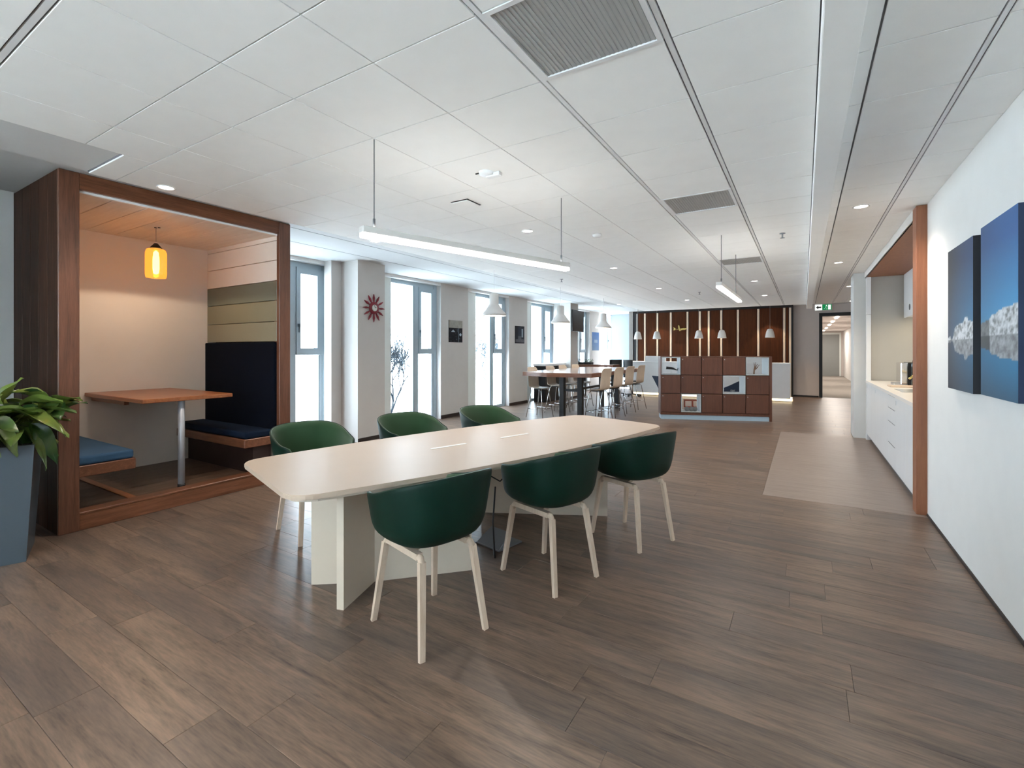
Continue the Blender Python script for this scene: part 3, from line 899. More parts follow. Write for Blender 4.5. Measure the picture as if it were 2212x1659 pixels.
labels_f = ['green shell chair on the far side of the meeting table, nearest the booth', 'green shell chair at the middle of the far side, before the second window', 'green shell chair on the far side nearest the bar table']
for i, (x, y) in enumerate(near):
    c = ch0 if i == 0 else copy_tree(ch0)
    c.location = (x, y, 0); c.rotation_euler = (0, 0, FACE + (.03, .0, -.10)[i])
    tag(c, labels_n[i], 'chair', 'green shell chairs around the meeting table')
for i, (x, y) in enumerate(near):
    c = copy_tree(ch0)
    c.location = (x - 1.80 * .957, y + 1.80 * .291, 0); c.rotation_euler = (0, 0, FACE + PI + (.05, .0, .04)[i])
    tag(c, labels_f[i], 'chair', 'green shell chairs around the meeting table')

# ------------------------------------------------ linear pendants
UP = 1.2           # watts of the upward fill added on each linear pendant to brighten the ceiling
def linear(label, p0, p1, wires):
    a, b_ = Vector(p0), Vector(p1)
    mid = (a + b_) / 2; d = (b_ - a); L_ = d.length
    t = thing('linear_pendant', label, 'lamp', mid, math.atan2(d.y, d.x))
    MB().box(-L_ / 2, L_ / 2, -.032, .032, 0, .042, bev=.004).build('housing', M['lamp_white'], t)
    MB().box(-L_ / 2 + .002, L_ / 2 - .002, -.031, .031, -.026, .0, bev=.006).build('diffuser', M['e_bar'], t)
    area('added_uplight', (0, 0, .046), (PI, 0, 0), L_ - .1, .05, UP, (1, .97, .93), t)
    for w in wires:
        off = (Vector((w[0], w[1], mid.z)) - mid).dot(d.normalized())
        MB().tube([(off, 0, .042), (off, 0, CEIL - mid.z - .004)], .0035, 6).build('wire', M['toe'], t)
        MB().lathe([(.0, .0), (.008, 0), (.008, .06), (0, .06)], 10).build('wire_grip', M['toe'], t, (off, 0, .042))
linear('long white linear pendant hanging above the meeting table', (-2.323, 1.999, 2.225), (-1.772, 3.811, 2.225), [(-2.298, 2.081), (-1.798, 3.733)])
linear('white linear pendant hanging before the lockers, parallel to the ceiling grid', (-.81, 5.714, 2.225), (-.80, 7.62, 2.225), [(-.80, 5.9), (-.80, 7.2)])

# ------------------------------------------------ ceiling fixtures
DL = [(-4.425, 1.813, 'downlight above the booth front'), (-4.438, 4.033, 'downlight beyond the left end of the long pendant'), (-2.615, 4.579, 'downlight above the far end of the meeting table'),
      (-2.608, 7.361, 'downlight between the long pendant and the bar table'), (-2.645, 10.277, 'downlight above the right row of stools'), (-2.618, 13.017, 'downlight over the reception, third beyond the long pendant'),
      (-4.512, 13.164, 'downlight between the television and the reception desk'), (-.805, 10.142, 'downlight just right of the short linear pendant'), (-.805, 12.907, 'downlight behind the short linear pendant'),
      (.447, 5.411, 'largest downlight right of the bulkhead, near the niche'), (.441, 8.673, 'downlight right of the bulkhead along the niche'), (1.087, 15.572, 'downlight in the passage behind the white pillar'), (.80, 12.0, 'downlight before the exit sign')]
proto = None
for x, y, lb in DL:
    if proto is None:
        proto = thing('ceiling_downlight', '', 'lamp')
        MB().lathe([(.062, 0), (.066, -.004), (.056, -.006), (.05, .0)], 24, close=False).build('trim_ring', M['white_sat'], proto)
        MB().lathe([(0, -.002), (.05, -.002)], 24, close=False).build('lens', M['e_down'], proto)
        d = proto
    else:
        d = copy_tree(proto)
    d.location = (x, y, CEIL - .0005)
    tag(d, 'round white ceiling ' + lb, 'lamp', 'recessed ceiling downlights')
for x, y, lb in DL + [(-2.6, -.6, ''), (-.8, -1.6, ''), (-4.4, -1.5, '')]:
    spot('downlight_beam', (x, y, CEIL - .02), SPOT, (1, .87, .74), 2.3, .8)
for k, (x0, x1, y0) in enumerate(GR):
    y1 = y0 + .5435
    t = thing('air_grille', ('grey ceiling air grille nearest the camera', 'grey ceiling air grille at mid room', 'grey ceiling air grille farthest away, above the short linear pendant')[k], 'grille', ((x0 + x1) / 2, (y0 + y1) / 2, CEIL), 0, 'grey ceiling air grilles')
    w, l = x1 - x0, y1 - y0
    MB().box(-w / 2, -w / 2 + .022, -l / 2, l / 2, -.004, .012).box(w / 2 - .022, w / 2, -l / 2, l / 2, -.004, .012).box(-w / 2 + .022, w / 2 - .022, -l / 2, -l / 2 + .022, -.004, .012).box(-w / 2 + .022, w / 2 - .022, l / 2 - .022, l / 2, -.004, .012).build('grille_frame', M['profile'], t)
    MB().box(-w / 2 + .022, w / 2 - .022, -l / 2 + .022, l / 2 - .022, .004, .012).build('grille_plate', M['grille'], t)
    bl_ = MB()
    for i in range(26):
        xx = -w / 2 + .03 + (w - .06) * i / 25
        bl_.box(xx - .003, xx + .003, -l / 2 + .024, l / 2 - .024, .001, .004)
    bl_ = bl_.build('grille_blades', M['grille_dark'], t); bl_['kind'] = 'stuff'
t = thing('ceiling_sensor', 'white ceiling sensor with a dark slot between the long pendant and the near grille', 'sensor', (-2.017, 2.907, CEIL))
MB().lathe([(0, -.02), (.05, -.02), (.055, -.002), (.055, 0)], 20).build('sensor_base', M['white_sat'], t)
MB().box(-.02, .10, .02, .07, -.03, -.002, bev=.004).build('sensor_housing', M['white_sat'], t)
MB().box(-.085, -.05, -.02, -.008, -.006, 0).build('sensor_slot', M['black'], t, label='dark slot')
t = thing('access_hatch', 'small white ceiling hatch standing ajar, the shadow in its gap drawn black', 'hatch', (-2.60, 3.435, CEIL))
MB().box(-.08, .08, -.095, .095, -.012, -.003, bev=.002).build('hatch_lid', M['tile'], t)
MB().box(-.095, .095, -.108, -.094, -.003, .0).box(.078, .092, -.1, .1, -.003, 0).build('hatch_gap_shade', M['black'], t)  # black strips stand in for the L shaped shadow at the open lid
for x, y, lb in ((-2.012, 5.123, 'small white smoke detector beyond the right wire of the long pendant'), (-2.024, 11.413, 'tiny dark sprinkler head near the short linear pendant'), (-3.842, 7.996, 'tiny sprinkler head on the ceiling above the bar lamps'), (-.209, 6.183, 'tiny sprinkler head on the ceiling beside the bulkhead')):
    if 'smoke' in lb:
        o = MB().lathe([(.05, 0), (.05, -.02), (.035, -.035), (0, -.035)], 20).build('smoke_detector', M['white_sat'], None, (x, y, CEIL)); tag(o, lb, 'detector')
    else:
        o = MB().lathe([(.03, 0), (.03, -.006), (.008, -.01), (.008, -.05), (.025, -.052), (.025, -.055), (0, -.055)], 12).build('sprinkler_head', M['metal_grey'], None, (x, y, CEIL)); tag(o, lb, 'sprinkler')

# ------------------------------------------------ clock and wall pictures on the piers
t = thing('sunburst_clock', 'red sunburst wall clock with pale dial on the column', 'clock', (-6.2, 5.59, 2.216))
RY = Matrix.Rotation(PI / 2, 4, 'Y')
MB().lathe([(0, .012), (.098, .012), (.105, .02), (.105, .032), (.06, .036), (0, .036)], 28, M=RY).build('clock_ring', M['red'], t)
MB().lathe([(0, .0362), (.055, .0362), (.055, .046), (.04, .05), (0, .05)], 24, M=RY).build('dial', M['dial'], t)
ray = MB().hexa([(.014, .10, -.004), (.014, .10, .004), (.030, .10, .004), (.030, .10, -.004)] + [(.012, .17, -.017), (.012, .17, .017), (.032, .17, .017), (.032, .17, -.017)])
ray.hexa([(.012, .17, -.017), (.012, .17, .017), (.032, .17, .017), (.032, .17, -.017), (.018, .235, -.004), (.018, .235, .004), (.026, .235, .004), (.026, .235, -.004)])
rme = ray.mesh('ray', M['red'])
for k in range(12): put('ray', rme, t, (0, 0, 0), (k * PI / 6, 0, 0))
MB().bar((.053, 0, 0), (.053, .03, .02), .008, .003).bar((.053, 0, 0), (.053, -.012, .05), .006, .003).build('clock_hand', M['black'], t)

def flat_print(name, label, cat, loc, w, h, th, fn, nu=40, nv=60, facing='x+', side=None):
    """canvas or poster: a real board with a printed front; fn(u,v)->hex/tuple"""
    t = thing(name, label, cat, loc)
    sg = 1 if facing == 'x+' else -1
    MB().box(min(0, sg * th), max(0, sg * th), -w / 2, w / 2, -h / 2, h / 2).build('board', side or M['black'], t)
    V = []; F_ = []; Cc = []
    for j in range(nv + 1):
        for i in range(nu + 1):
            V.append((sg * (th + .0008), -w / 2 + w * i / nu, -h / 2 + h * j / nv))
    for j in range(nv):
        for i in range(nu):
            a = j * (nu + 1) + i
            q = (a, a + 1, a + nu + 2, a + nu + 1)
            F_.append(q if sg > 0 else q[::-1])
    me = bpy.data.meshes.new('print'); me.from_pydata(V, [], F_)
    at = me.color_attributes.new('print', 'FLOAT_COLOR', 'POINT')
    for k in range(len(V)):
        i = k % (nu + 1); j = k // (nu + 1)
        at.data[k].color = tuple(fn(i / nu, j / nv)) + (1.0,)
    me.materials.append(M['print'])
    put('print', me, t)
    return t
def hexl(h): return lin(h)[:3]
def mixc(a, b_, f_):
    f_ = min(1, max(0, f_))
    return tuple(a[i] + (b_[i] - a[i]) * f_ for i in range(3))
from mathutils import noise as mnoise
def n2(u, v, s=1.0):
    return max(-1, min(1, 1.3 * mnoise.fractal((u * 7 * s, v * 7 * s, .37), .8, 2.1, 4)))
def pic1(u, v):
    if v > .66: return mixc(hexl('#a3a198'), hexl('#8f8d84'), .5 + .5 * n2(u, v))
    if abs(u - .70) < .03: return hexl('#4e5a66')
    if abs(v - .52) < .05 and .15 < u < .45 and abs(u - .3) < (.57 - v) * 1.6: return hexl('#a9b7c2')
    if (u - .85) ** 2 + ((v - .36) * 1.2) ** 2 < .006: return hexl('#b4c6d4')
    g = n2(u * 2, v * 2)
    return hexl('#46505c') if g > .62 else hexl('#14161e')
def pic2(u, v):
    if v < .06 or u < .04 or u > .96 or v > .96: return hexl('#1c1720')
    if v < .25: return mixc(hexl('#6c6a70'), hexl('#4c4a54'), .5 + .5 * n2(u, v, 2))
    if .68 < u < .86 and .35 < v < .85: return hexl('#8a96a0')
    if v < .42 and .3 < u < .66: return hexl('#55585f')
    return hexl('#23283a') if .3 < u < .66 else hexl('#171a26')
def pic3(u, v):
    if .42 < v < .6 and .3 < u < .8: return hexl('#7f93aa')
    return mixc(hexl('#5f7895'), hexl('#3d68a0'), min(1, max(0, v * 1.1 + .1 * n2(u, v))))
flat_print('wall_picture', 'small print, pale top half over black, on the pier between second and third windows', 'picture', (-6.79, 8.558, 1.937), .49, .50, .012, pic1)
flat_print('wall_picture', 'small dark print on the pier behind the bar table left end', 'picture', (-6.79, 11.426, 1.943), .50, .485, .012, pic2)
flat_print('wall_picture', 'blue print on the far pier beyond the television', 'picture', (-6.79, 17.09, 1.85), .70, .69, .012, pic3, side=M['frame_white'])
# icebergs on two big canvases; world coordinates of the motif run on across both
def berg(yw, v):
    """yw: position along the wall (m, small = right), returns height above and below the waterline as fraction"""
    pts = [(4.706, .02), (4.64, .025), (4.60, .0), (4.56, .03), (4.52, .085), (4.46, .10), (4.38, .11), (4.30, .115), (4.28, .15), (4.22, .145), (4.20, .12), (4.10, .11), (4.0, .10),
           (3.94, .075), (3.86, .085), (3.79, .092), (3.74, .12), (3.68, .118), (3.62, .138), (3.52, .145), (3.45, .142), (3.40, .155), (3.33, .155), (3.0, .1)]
    for (a, ha), (b_, hb_) in zip(pts, pts[1:]):
        if a >= yw >= b_:
            return ha + (hb_ - ha) * (a - yw) / (a - b_)
    return 0
def canvas(y_hi, y_lo, dark):
    def fn(u, v):
        # board faces -x, local y grows away from the camera
        yw = y_lo + (y_hi - y_lo) * u
        wl_ = .35
        h = berg(yw, v)
        up = v - wl_
        k = min(1, max(0, (4.706 - yw) / 1.30))
        if up > 0:
            if up < h:
                g = n2(yw * 1.7, v * 2.2, 2.2)
                rock = (yw > 3.79 and yw < 4.0) or g > .55
                return mixc(hexl('#5f6263'), hexl('#8b8e8f'), .5 + .5 * g) if rock else mixc(hexl('#9fa3a6'), hexl('#e2e5e8'), .5 - .9 * g)
            q = up / (1 - wl_)
            low = mixc(hexl('#5a5f6c'), hexl('#58aee0'), k)
            high = mixc(hexl('#484849'), hexl('#3f6ba6'), k)
            return mixc(low, high, min(1, q * 1.25))
        dn = -up
        if dn < h * .9:
            g = n2(yw * 1.7, v * 2.2, 2.2)
            return mixc(hexl('#77787a'), hexl('#b4b8bc'), .5 + .5 * g) if not (3.78 < yw < 4.0) else hexl('#525556')
        q = dn / wl_
        return mixc(mixc(hexl('#575960'), hexl('#378fc2'), k), mixc(hexl('#4a4c52'), hexl('#3a627e'), k), q)
    return fn
flat_print('canvas_print', 'narrow dark half of an iceberg photo canvas, nearer the kitchen niche', 'picture', (.951, 4.40, 1.727), .611, 1.005, .038, canvas(4.706, 4.095, True), 64, 110, 'x-', mat('canvas_side_navy', '#10131f', .6))
flat_print('canvas_print', 'bright blue half of an iceberg photo canvas, nearer the camera', 'picture', (.951, 3.643, 1.737), .589, 1.005, .038, canvas(3.938, 3.349, False), 64, 110, 'x-', mat('canvas_side_blue', '#12284a', .6))

# ------------------------------------------------ television
t = thing('television', 'black television hung high on the far window column', 'television', (-6.12, 13.86, 2.43), .06)
MB().box(-.0, .05, -.50, .50, -.335, .335, bev=.006).build('tv_case', M['tv'], t)
MB().box(.05, .052, -.485, .485, -.32, .32).build('screen', mat('tv_screen', '#2b2524', 0.3), t)
MB().box(-.08, 0, -.12, .12, -.1, .1).build('wall_mount', M['black'], t)

# ------------------------------------------------ bar table, stools, lamps
t = thing('bar_table', 'tall wood topped bar table with black square legs, between the two rows of stools', 'table', (-4.42, 10.7, 0))
pts = []
n = 12
for i in range(n + 1):
    xx = -.80 + 1.60 * i / n
    pts.append((xx, -1.78 - .16 * (1 - (xx / .80) ** 2)))
for i in range(n + 1):
    xx = .80 - 1.60 * i / n
    pts.append((xx, 1.78 + .16 * (1 - (xx / .80) ** 2)))
MB().poly(pts, .955, 1.036).build('tabletop', M['walnut_x'], t, label='reddish wood edge band')
MB().poly([(x * .998, y * .999) for x, y in pts], 1.036, 1.042).build('top_surface', mat('bar_top_laminate', '#b59c8e', .14, spec=.6), t, label='glossy pale pinkish top')
for lx, ly in ((-.17, -1.1), (.265, -1.1), (-.17, 1.3), (.255, 1.3)):
    MB().box(lx - .055, lx + .055, ly - .055, ly + .055, 0, .955, bev=.003).build('leg', M['black'], t)
MB().bar((.045, -1.1, .62), (.045, 1.3, .62), .04, .05).bar((-.115, -1.1, .62), (.21, -1.1, .62), .04, .05).bar((-.115, 1.3, .62), (.21, 1.3, .62), .04, .05).build('stretcher', M['black'], t)
def make_stool():
    s = thing('bar_stool', '', 'stool')
    prof = [(.19, .635), (.14, .655), (.05, .66), (-.05, .655), (-.12, .66), (-.165, .69), (-.185, .75), (-.195, .86), (-.205, .98), (-.225, 1.08), (-.25, 1.13)]
    P = []
    for i, (yy, zz) in enumerate(prof):
        k = i / (len(prof) - 1)
        w = .21 if i < 5 else .205 - .0 * k
        if i == len(prof) - 1: w = .165
        if i == 0: w = .17
        P.append([(w * a, yy + (.02 * a * a if i > 5 else 0), zz + (.012 * a * a if i < 5 else 0)) for a in (-1, -.6, 0, .6, 1)])
    o = MB().grid(P).build('seat_shell', M['stool'], s, smooth=True); solidify(o, .013, 0); subsurf(o, 1)
    for sx_ in (-1, 1):
        for yb, yt in ((.22, .12), (-.23, -.10)):
            MB().tube([(sx_ * .11, yt, .645), (sx_ * .15, yt + (yb - yt) * .15, .60), (sx_ * .215, yb, .0)], .0095, 8).build('leg', M['chrome'], s)
    MB().tube([(-.19, .195, .2), (.19, .195, .2)], .008, 6).tube([(-.19, .195, .2), (-.19, -.2, .2)], .008, 6).tube([(.19, .195, .2), (.19, -.2, .2)], .008, 6).build('foot_rest', M['chrome'], s)
    MB().box(-.11, .11, -.10, .12, .628, .642).build('seat_plate', M['black'], s)
    return s
st0 = make_stool()
rows_ = [(-3.74, 9.6, PI / 2 - .2, 'nearest'), (-3.74, 10.4, PI / 2 - .2, 'second'), (-3.74, 11.2, PI / 2 - .2, 'third'), (-3.74, 12.1, PI / 2 - .2, 'farthest'),
         (-5.08, 9.45, -PI / 2 - .1, 'nearest'), (-5.08, 10.35, -PI / 2 - .1, 'second'), (-5.08, 11.05, -PI / 2 - .1, 'third'), (-5.08, 11.85, -PI / 2 - .1, 'farthest')]
for i, (x, y, rz, w_) in enumerate(rows_):
    s = st0 if i == 0 else copy_tree(st0)
    s.location = (x, y, 0); s.rotation_euler = (0, 0, rz)
    tag(s, 'pale wood bar stool on thin chrome legs, %s of the row on the %s side' % (w_, 'locker' if i < 4 else 'window'), 'stool', 'bar stools along the tall table')
def bell(name, label, loc, R, H, top_z, group, neck=.4, watts=8, cable=M['strip_grey']):
    t = thing(name, label, 'lamp', loc, 0, group)
    prof = [(R * .2, H), (R * .37, H * .95), (R * .37, H * .52), (R * .45, H * .44), (R * .72, H * .24), (R * .97, .04), (R, .03), (R, .0)] if neck < .5 else \
           [(R * .3, H), (R * .55, H * .92), (R * .75, H * .65), (R * .88, H * .35), (R * .97, H * .08), (R, .0)]
    o = MB().lathe(prof, 28, close=False).build('shade', M['lamp_white'], t); solidify(o, .005, 1)
    MB().lathe([(R * .9, .012), (R * .9, .022), (0, .03), (0, .012)], 24).build('diffuser', M['e_pend'], t)
    MB().tube([(0, 0, H), (0, 0, top_z - loc[2])], .004, 6).build('cable', cable, t)
    l = spot('pendant_beam', (0, 0, -.01), watts, (1, .85, .68), 2.5, .6, t)
for i, y in enumerate((6.5, 9.0, 11.5)):
    bell('bar_pendant', 'large white bell shaped pendant lamp, %s of the three near the windows' % ('nearest', 'middle', 'farthest')[i], (-4.35, y, 2.07), .195, .37, CEIL, 'white bell pendants in a row', cable=M['white_sat'])
t = thing('window_cabinet', 'low black cabinet with a white top under the fourth window', 'cabinet', (-6.55, 12.85, 0))
MB().box(-.18, .18, -.70, .70, 0, 1.05, bev=.004).build('body', M['black'], t)
MB().box(-.20, .20, -.72, .72, 1.05, 1.11, bev=.004).build('top', M['white_sat'], t, label='white top slab')
for yy in (-.36, .36): MB().box(.18, .196, yy - .33, yy + .33, .05, 1.04, bev=.002).build('door', M['black'], t)
# second bar table with plant trough, task chairs behind
t = thing('side_table', 'second tall table behind the bar table, carrying the plant trough', 'table', (-5.75, 14.75, 0))
MB().box(-.75, .62, -.35, .30, .955, 1.04, bev=.004).build('tabletop', M['walnut_x'], t)
MB().box(-.745, .615, -.345, .295, 1.04, 1.045).build('top_surface', mat('side_top_laminate', '#cbb5a8', .15, spec=.6), t)
for lx in (-.5, .5): MB().box(lx - .05, lx + .05, -.05, .05, 0, .955).build('leg', M['black'], t)
t = thing('plant_trough', 'dark trough of low green plants on the second tall table', 'plant', (-6.17, 14.62, 1.045))
MB().box(-.26, .26, -.10, .10, 0, .07, bev=.004).build('trough', M['black'], t)
g = MB(); random.seed(3)
for k in range(420):
    x, y, z = random.uniform(-.27, .27), random.uniform(-.12, .12), random.uniform(.06, .17)
    a = random.uniform(0, 2 * PI); r = .03
    d = Vector((math.cos(a), math.sin(a), random.uniform(-.2, .9))).normalized() * r; n_ = Vector((-math.sin(a), math.cos(a), .2)) * r * .5
    c = Vector((x, y, z))
    vs = [g.bm.verts.new(c + q) for q in (-d * .3, n_ * .8, d, -n_ * .8)]
    g.bm.faces.new(vs)
go = g.build('foliage', M['herb'], t); go['kind'] = 'stuff'
def task_chair(x, y, rz, label):
    t = thing('task_chair', label, 'chair', (x, y, 0), rz, 'black task chairs by the reception')
    P = [[(a * .2, -.2 - .03 * (1 - a * a), z) for a in (-1, -.5, 0, .5, 1)] for z in (.62, .8, 1.0, 1.16, 1.2)]
    solidify(MB().grid(P).build('backrest', M['black'], t, smooth=True), .03, 0)
    MB().box(-.22, .22, -.2, .22, .46, .52, bev=.02, seg=2).build('seat', M['black'], t)
    MB().tube([(0, 0, .06), (0, 0, .46)], .025, 10).build('gas_post', M['chrome'], t)
    MB().bar((0, -.2, .5), (0, -.23, .8), .05, .02).build('back_stem', M['black'], t)
    for k in range(5):
        a = 2 * PI * k / 5
        MB().bar((0, 0, .08), (.28 * math.cos(a), .28 * math.sin(a), .05), .04, .03).box(.28 * math.cos(a) - .02, .28 * math.cos(a) + .02, .28 * math.sin(a) - .02, .28 * math.sin(a) + .02, 0, .05).build('base_arm', M['black'], t)
task_chair(-5.46, 15.55, .4, 'black task chair beside the second tall table, left one of two')
task_chair(-4.80, 15.35, -.5, 'black task chair at the left end of the reception desk, right one of two')

# ------------------------------------------------ locker unit
ang = math.atan2(.8, 2.073)
lk = thing('locker_unit', 'waist high walnut locker unit with four open cubes on a pale blue plinth', 'lockers', (-2.679, 10.567, 0), ang)
LW, LD, LH = 2.255, .40, 1.376
xsL = [.012, .424, .848, 1.280, 1.742, 2.205]
zsL = [.155, .565, .970, 1.362]
MB().box(.015, 2.22, .015, LD, 0, .10).build('plinth', M['kick_blue'], lk, label='pale blue plinth')
cc = MB()
cc.box(2.205, LW, -.004, LD, .0, LH).box(0, .014, 0, LD, .10, LH).box(.014, 2.205, 0, LD, LH - .014, LH).box(.014, 2.205, .004, LD, .10, .150)
cc.build('carcass', M['locker'], lk)
opens = {(0, 2), (4, 2), (3, 1), (1, 0)}
for i in range(5):
    for j in range(3):
        a, b_ = xsL[i] + .007, xsL[i + 1] - .007
        c_, d_ = zsL[j] + .006, zsL[j + 1] - .006
        if (i, j) in opens:
            q = .016
            MB().box(a, a + q, .0, LD, c_, d_).box(b_ - q, b_, .0, LD, c_, d_).box(a + q, b_ - q, .0, LD, c_, c_ + q).box(a + q, b_ - q, .0, LD, d_ - q, d_).build('open_cube', M['box_grey'], lk, label='pale grey see-through cube')
        else:
            MB().box(a + .001, b_ - .001, .018, LD, c_ + .001, d_ - .001).build('locker_box', M['black'], lk)
            dr = MB().box(a, b_, 0, .018, c_, d_, bev=.0015).build('door', M['locker'], lk)
            MB().lathe([(0, 0), (.011, 0), (.011, .008), (0, .008)], 12, M=Matrix.Translation((a + .03, 0, d_ - .05)) @ Matrix.Rotation(PI / 2, 4, 'X')).build('lock', M['steel'], dr)
def on_lk(x, y, z):
    c, s = math.cos(ang), math.sin(ang)
    return (-2.679 + c * x - s * y, 10.567 + s * x + c * y, z)
z0 = zsL[2] + .021
t = thing('whale_figure', 'black whale figurine on a thin pin in the top left open cube', 'figurine', on_lk(.24, .15, z0), ang)
MB().tube([(0, 0, .012), (0, 0, .09)], .003, 6).build('pin', M['steel'], t)
MB().lathe([(0, 0), (.04, 0), (.04, .012), (0, .012)], 16).build('stand', M['steel'], t)
w = MB().tube([(-.075, 0, .115), (-.06, 0, .113), (0, 0, .110), (.04, 0, .102)], .024, 10, .018).tube([(.04, 0, .102), (.075, 0, .085), (.10, 0, .082)], .015, 8, .006)
w.bar((.095, 0, .07), (.108, 0, .112), .03, .008)
wo = w.build('whale_body', M['black'], t); wo.scale = (1.35, 1.2, 1.35); wo.location.z = -.03
t = thing('twig_sculpture', 'dry twig sculpture standing in the top right open cube', 'sculpture', on_lk(1.97, .16, z0), ang)
tw = MB(); tw.tube([(-.02, 0, 0), (-.015, 0, .1), (.0, 0, .17)], .016, 8, .01)
for dx, dz, x0, z_ in ((-.02, .25, -.005, .12), (.015, .26, 0, .14), (.05, .22, 0, .12), (.085, .2, .01, .11), (.06, .16, 0, .09)):
    tw.tube([(x0, 0, z_), ((x0 + dx) * .5 + .005, .01, (z_ + dz) * .5), (dx, 0, dz)], .008, 6, .004)
tw.build('twig', mat('dry_twig', '#7a5a42', .7), t)
z1 = zsL[1] + .021
t = thing('wire_knot', 'small tangled wire ornament in the middle row open cube', 'ornament', on_lk(1.51, .12, z1), ang)
random.seed(9)
kn = MB()
for k in range(5):
    a = k * 1.3
    kn.tube([(.05 * math.cos(a + q * .9), .03 * math.sin(a + q * 1.1), .015 + .05 * abs(math.sin(q * .8 + k))) for q in range(7)], .004, 5)
kn.build('wire', M['metal_grey'], t)
z2 = zsL[0] + .021
t = thing('toy_engine', 'reddish model machine with grey wheels in the bottom row open cube', 'model', on_lk(.64, .14, z2), ang)
MB().box(-.13, .13, -.05, .05, .22, .25).box(.03, .06, -.04, .04, .05, .22).box(-.13, -.11, -.05, .05, .1, .22).box(-.13, .13, -.04, .04, .08, .1).build('body', mat('rusty_red', '#8a3f2a', .5), t)
for dx in (-.08, .02, .09):
    MB().lathe([(0, -.02), (.042, -.02), (.05, -.012), (.05, .012), (.042, .02), (0, .02)], 16, M=Matrix.Translation((dx, -.06, .05)) @ Matrix.Rotation(PI / 2, 4, 'X')).build('wheel', M['toe'], t)

# ------------------------------------------------ reception desk, pendants, emblem
t = thing('reception_desk', 'white faceted reception desk glowing at its foot behind the lockers', 'desk', (-2.7, 16.0, 0))
MB().box(-2.37, 2.357, .02, .75, .085, 1.11, bev=.004).build('desk_body', M['white_lac'], t)
MB().box(-2.38, 2.36, .0, .40, 1.11, 1.135, bev=.004).build('desk_top', M['white_sat'], t)
MB().box(-1.88, -1.2, .0, .10, 1.135, 1.318, bev=.003).build('raised_screen', M['white_lac'], t)
MB().box(.75, 1.75, .0, .10, 1.135, 1.31, bev=.003).build('raised_screen', M['white_lac'], t)
for fac in ([(-1.65, .655), (-.95, .62), (-.95, .10), (-1.36, .10)], [(.55, .10), (.55, .33), (.72, .41), (.92, .52), (1.15, .63), (1.45, .70), (1.5, .10)]):
    MB().poly(fac, -.019, -.012, M=Matrix.Rotation(PI / 2, 4, 'X')).build('navy_facet', M['navy_lac'], t, label='navy angled facet on the front')
MB().box(-2.30, 2.40, .06, .7, .02, .085).build('glow_plinth', M['e_strip'], t, label='warm lit plinth')
MB().box(-2.36, 2.42, -.01, .72, 0, .02).build('base_plate', M['strip'], t)
for i, x in enumerate((-4.924, -4.272, -2.919, -2.225, -.881)):
    bell('desk_pendant', 'small white dome pendant over the reception desk, %s from the left' % ('first', 'second', 'third', 'fourth', 'fifth')[i], (x, 16.35, 1.895), .13, .26, SOFFIT, 'small pendants over the reception desk', .6, 14)
for x in (-4.55, -2.95, -.95):
    spot('wall_wash', (x, 17.33, SOFFIT - .03), 40, (1, .74, .48), 1.35, .35)
t = thing('wall_emblem', 'gold winged emblem on the reception wall', 'emblem', (-3.82, 17.785, 2.29))
RX = Matrix.Rotation(PI / 2, 4, 'X')
MB().poly([(-.23, .06), (-.17, .03), (-.14, -.02), (-.18, -.05), (-.23, -.06), (-.21, 0)], 0, .02, M=RX).build('emblem_head', M['gold'], t)
MB().poly([(-.06, .12), (-.02, .12), (.0, .02), (.03, -.04), (.0, -.1), (-.05, -.03)], 0, .02, M=RX).build('emblem_feather', M['gold'], t)
MB().poly([(.02, .0), (.12, .02), (.22, .015), (.235, -.02), (.18, -.045), (.06, -.05), (.03, -.08), (.0, -.06)], 0, .02, M=RX).build('emblem_wing', M['gold'], t)
MB().poly([(-.14, -.02), (-.09, -.04), (-.06, -.02), (-.09, -.0)], 0, .02, M=RX).build('emblem_link', M['gold'], t)

# ------------------------------------------------ exit sign
t = thing('exit_sign', 'lit green and white emergency exit sign hanging before the black door frame', 'sign', (.515, 17.95, 2.87))
MB().box(-.225, .235, -.0, .03, -.10, .10, bev=.004).build('sign_box', M['white_sat'], t)
MB().box(-.02, .225, -.003, 0, -.09, .09).build('green_field', emission('exit_green', '#0f6b3a', .8), t)
MB().box(-.215, -.03, -.003, 0, -.09, .09).build('white_field', emission('exit_white', '#e6ece6', .8), t)
ew = emission('exit_figure', '#e9f5ee', .9)
fg = MB().lathe([(0, 0), (.014, 0), (.014, .002), (0, .002)], 12, M=Matrix.Translation((.085, -.004, .055)) @ RX)
fg.bar((.08, -.005, .035), (.07, -.005, -.01), .026, .002).bar((.07, -.005, -.01), (.095, -.005, -.04), .014, .002).bar((.095, -.005, -.04), (.09, -.005, -.07), .012, .002).bar((.07, -.005, -.01), (.045, -.005, -.045), .014, .002).bar((.045, -.005, -.045), (.02, -.005, -.045), .012, .002)
fg.bar((.08, -.005, .03), (.11, -.005, .015), .01, .002).bar((.08, -.005, .03), (.055, -.005, .0), .01, .002)
fg.build('running_figure', ew, t)
MB().box(.13, .20, -.005, -.003, -.07, .07).build('door_symbol', ew, t)
MB().poly([(-.195, .0), (-.13, .06), (-.13, .025), (-.05, .025), (-.05, -.025), (-.13, -.025), (-.13, -.06)], .003, .005, M=RX).build('arrow', M['black'], t)

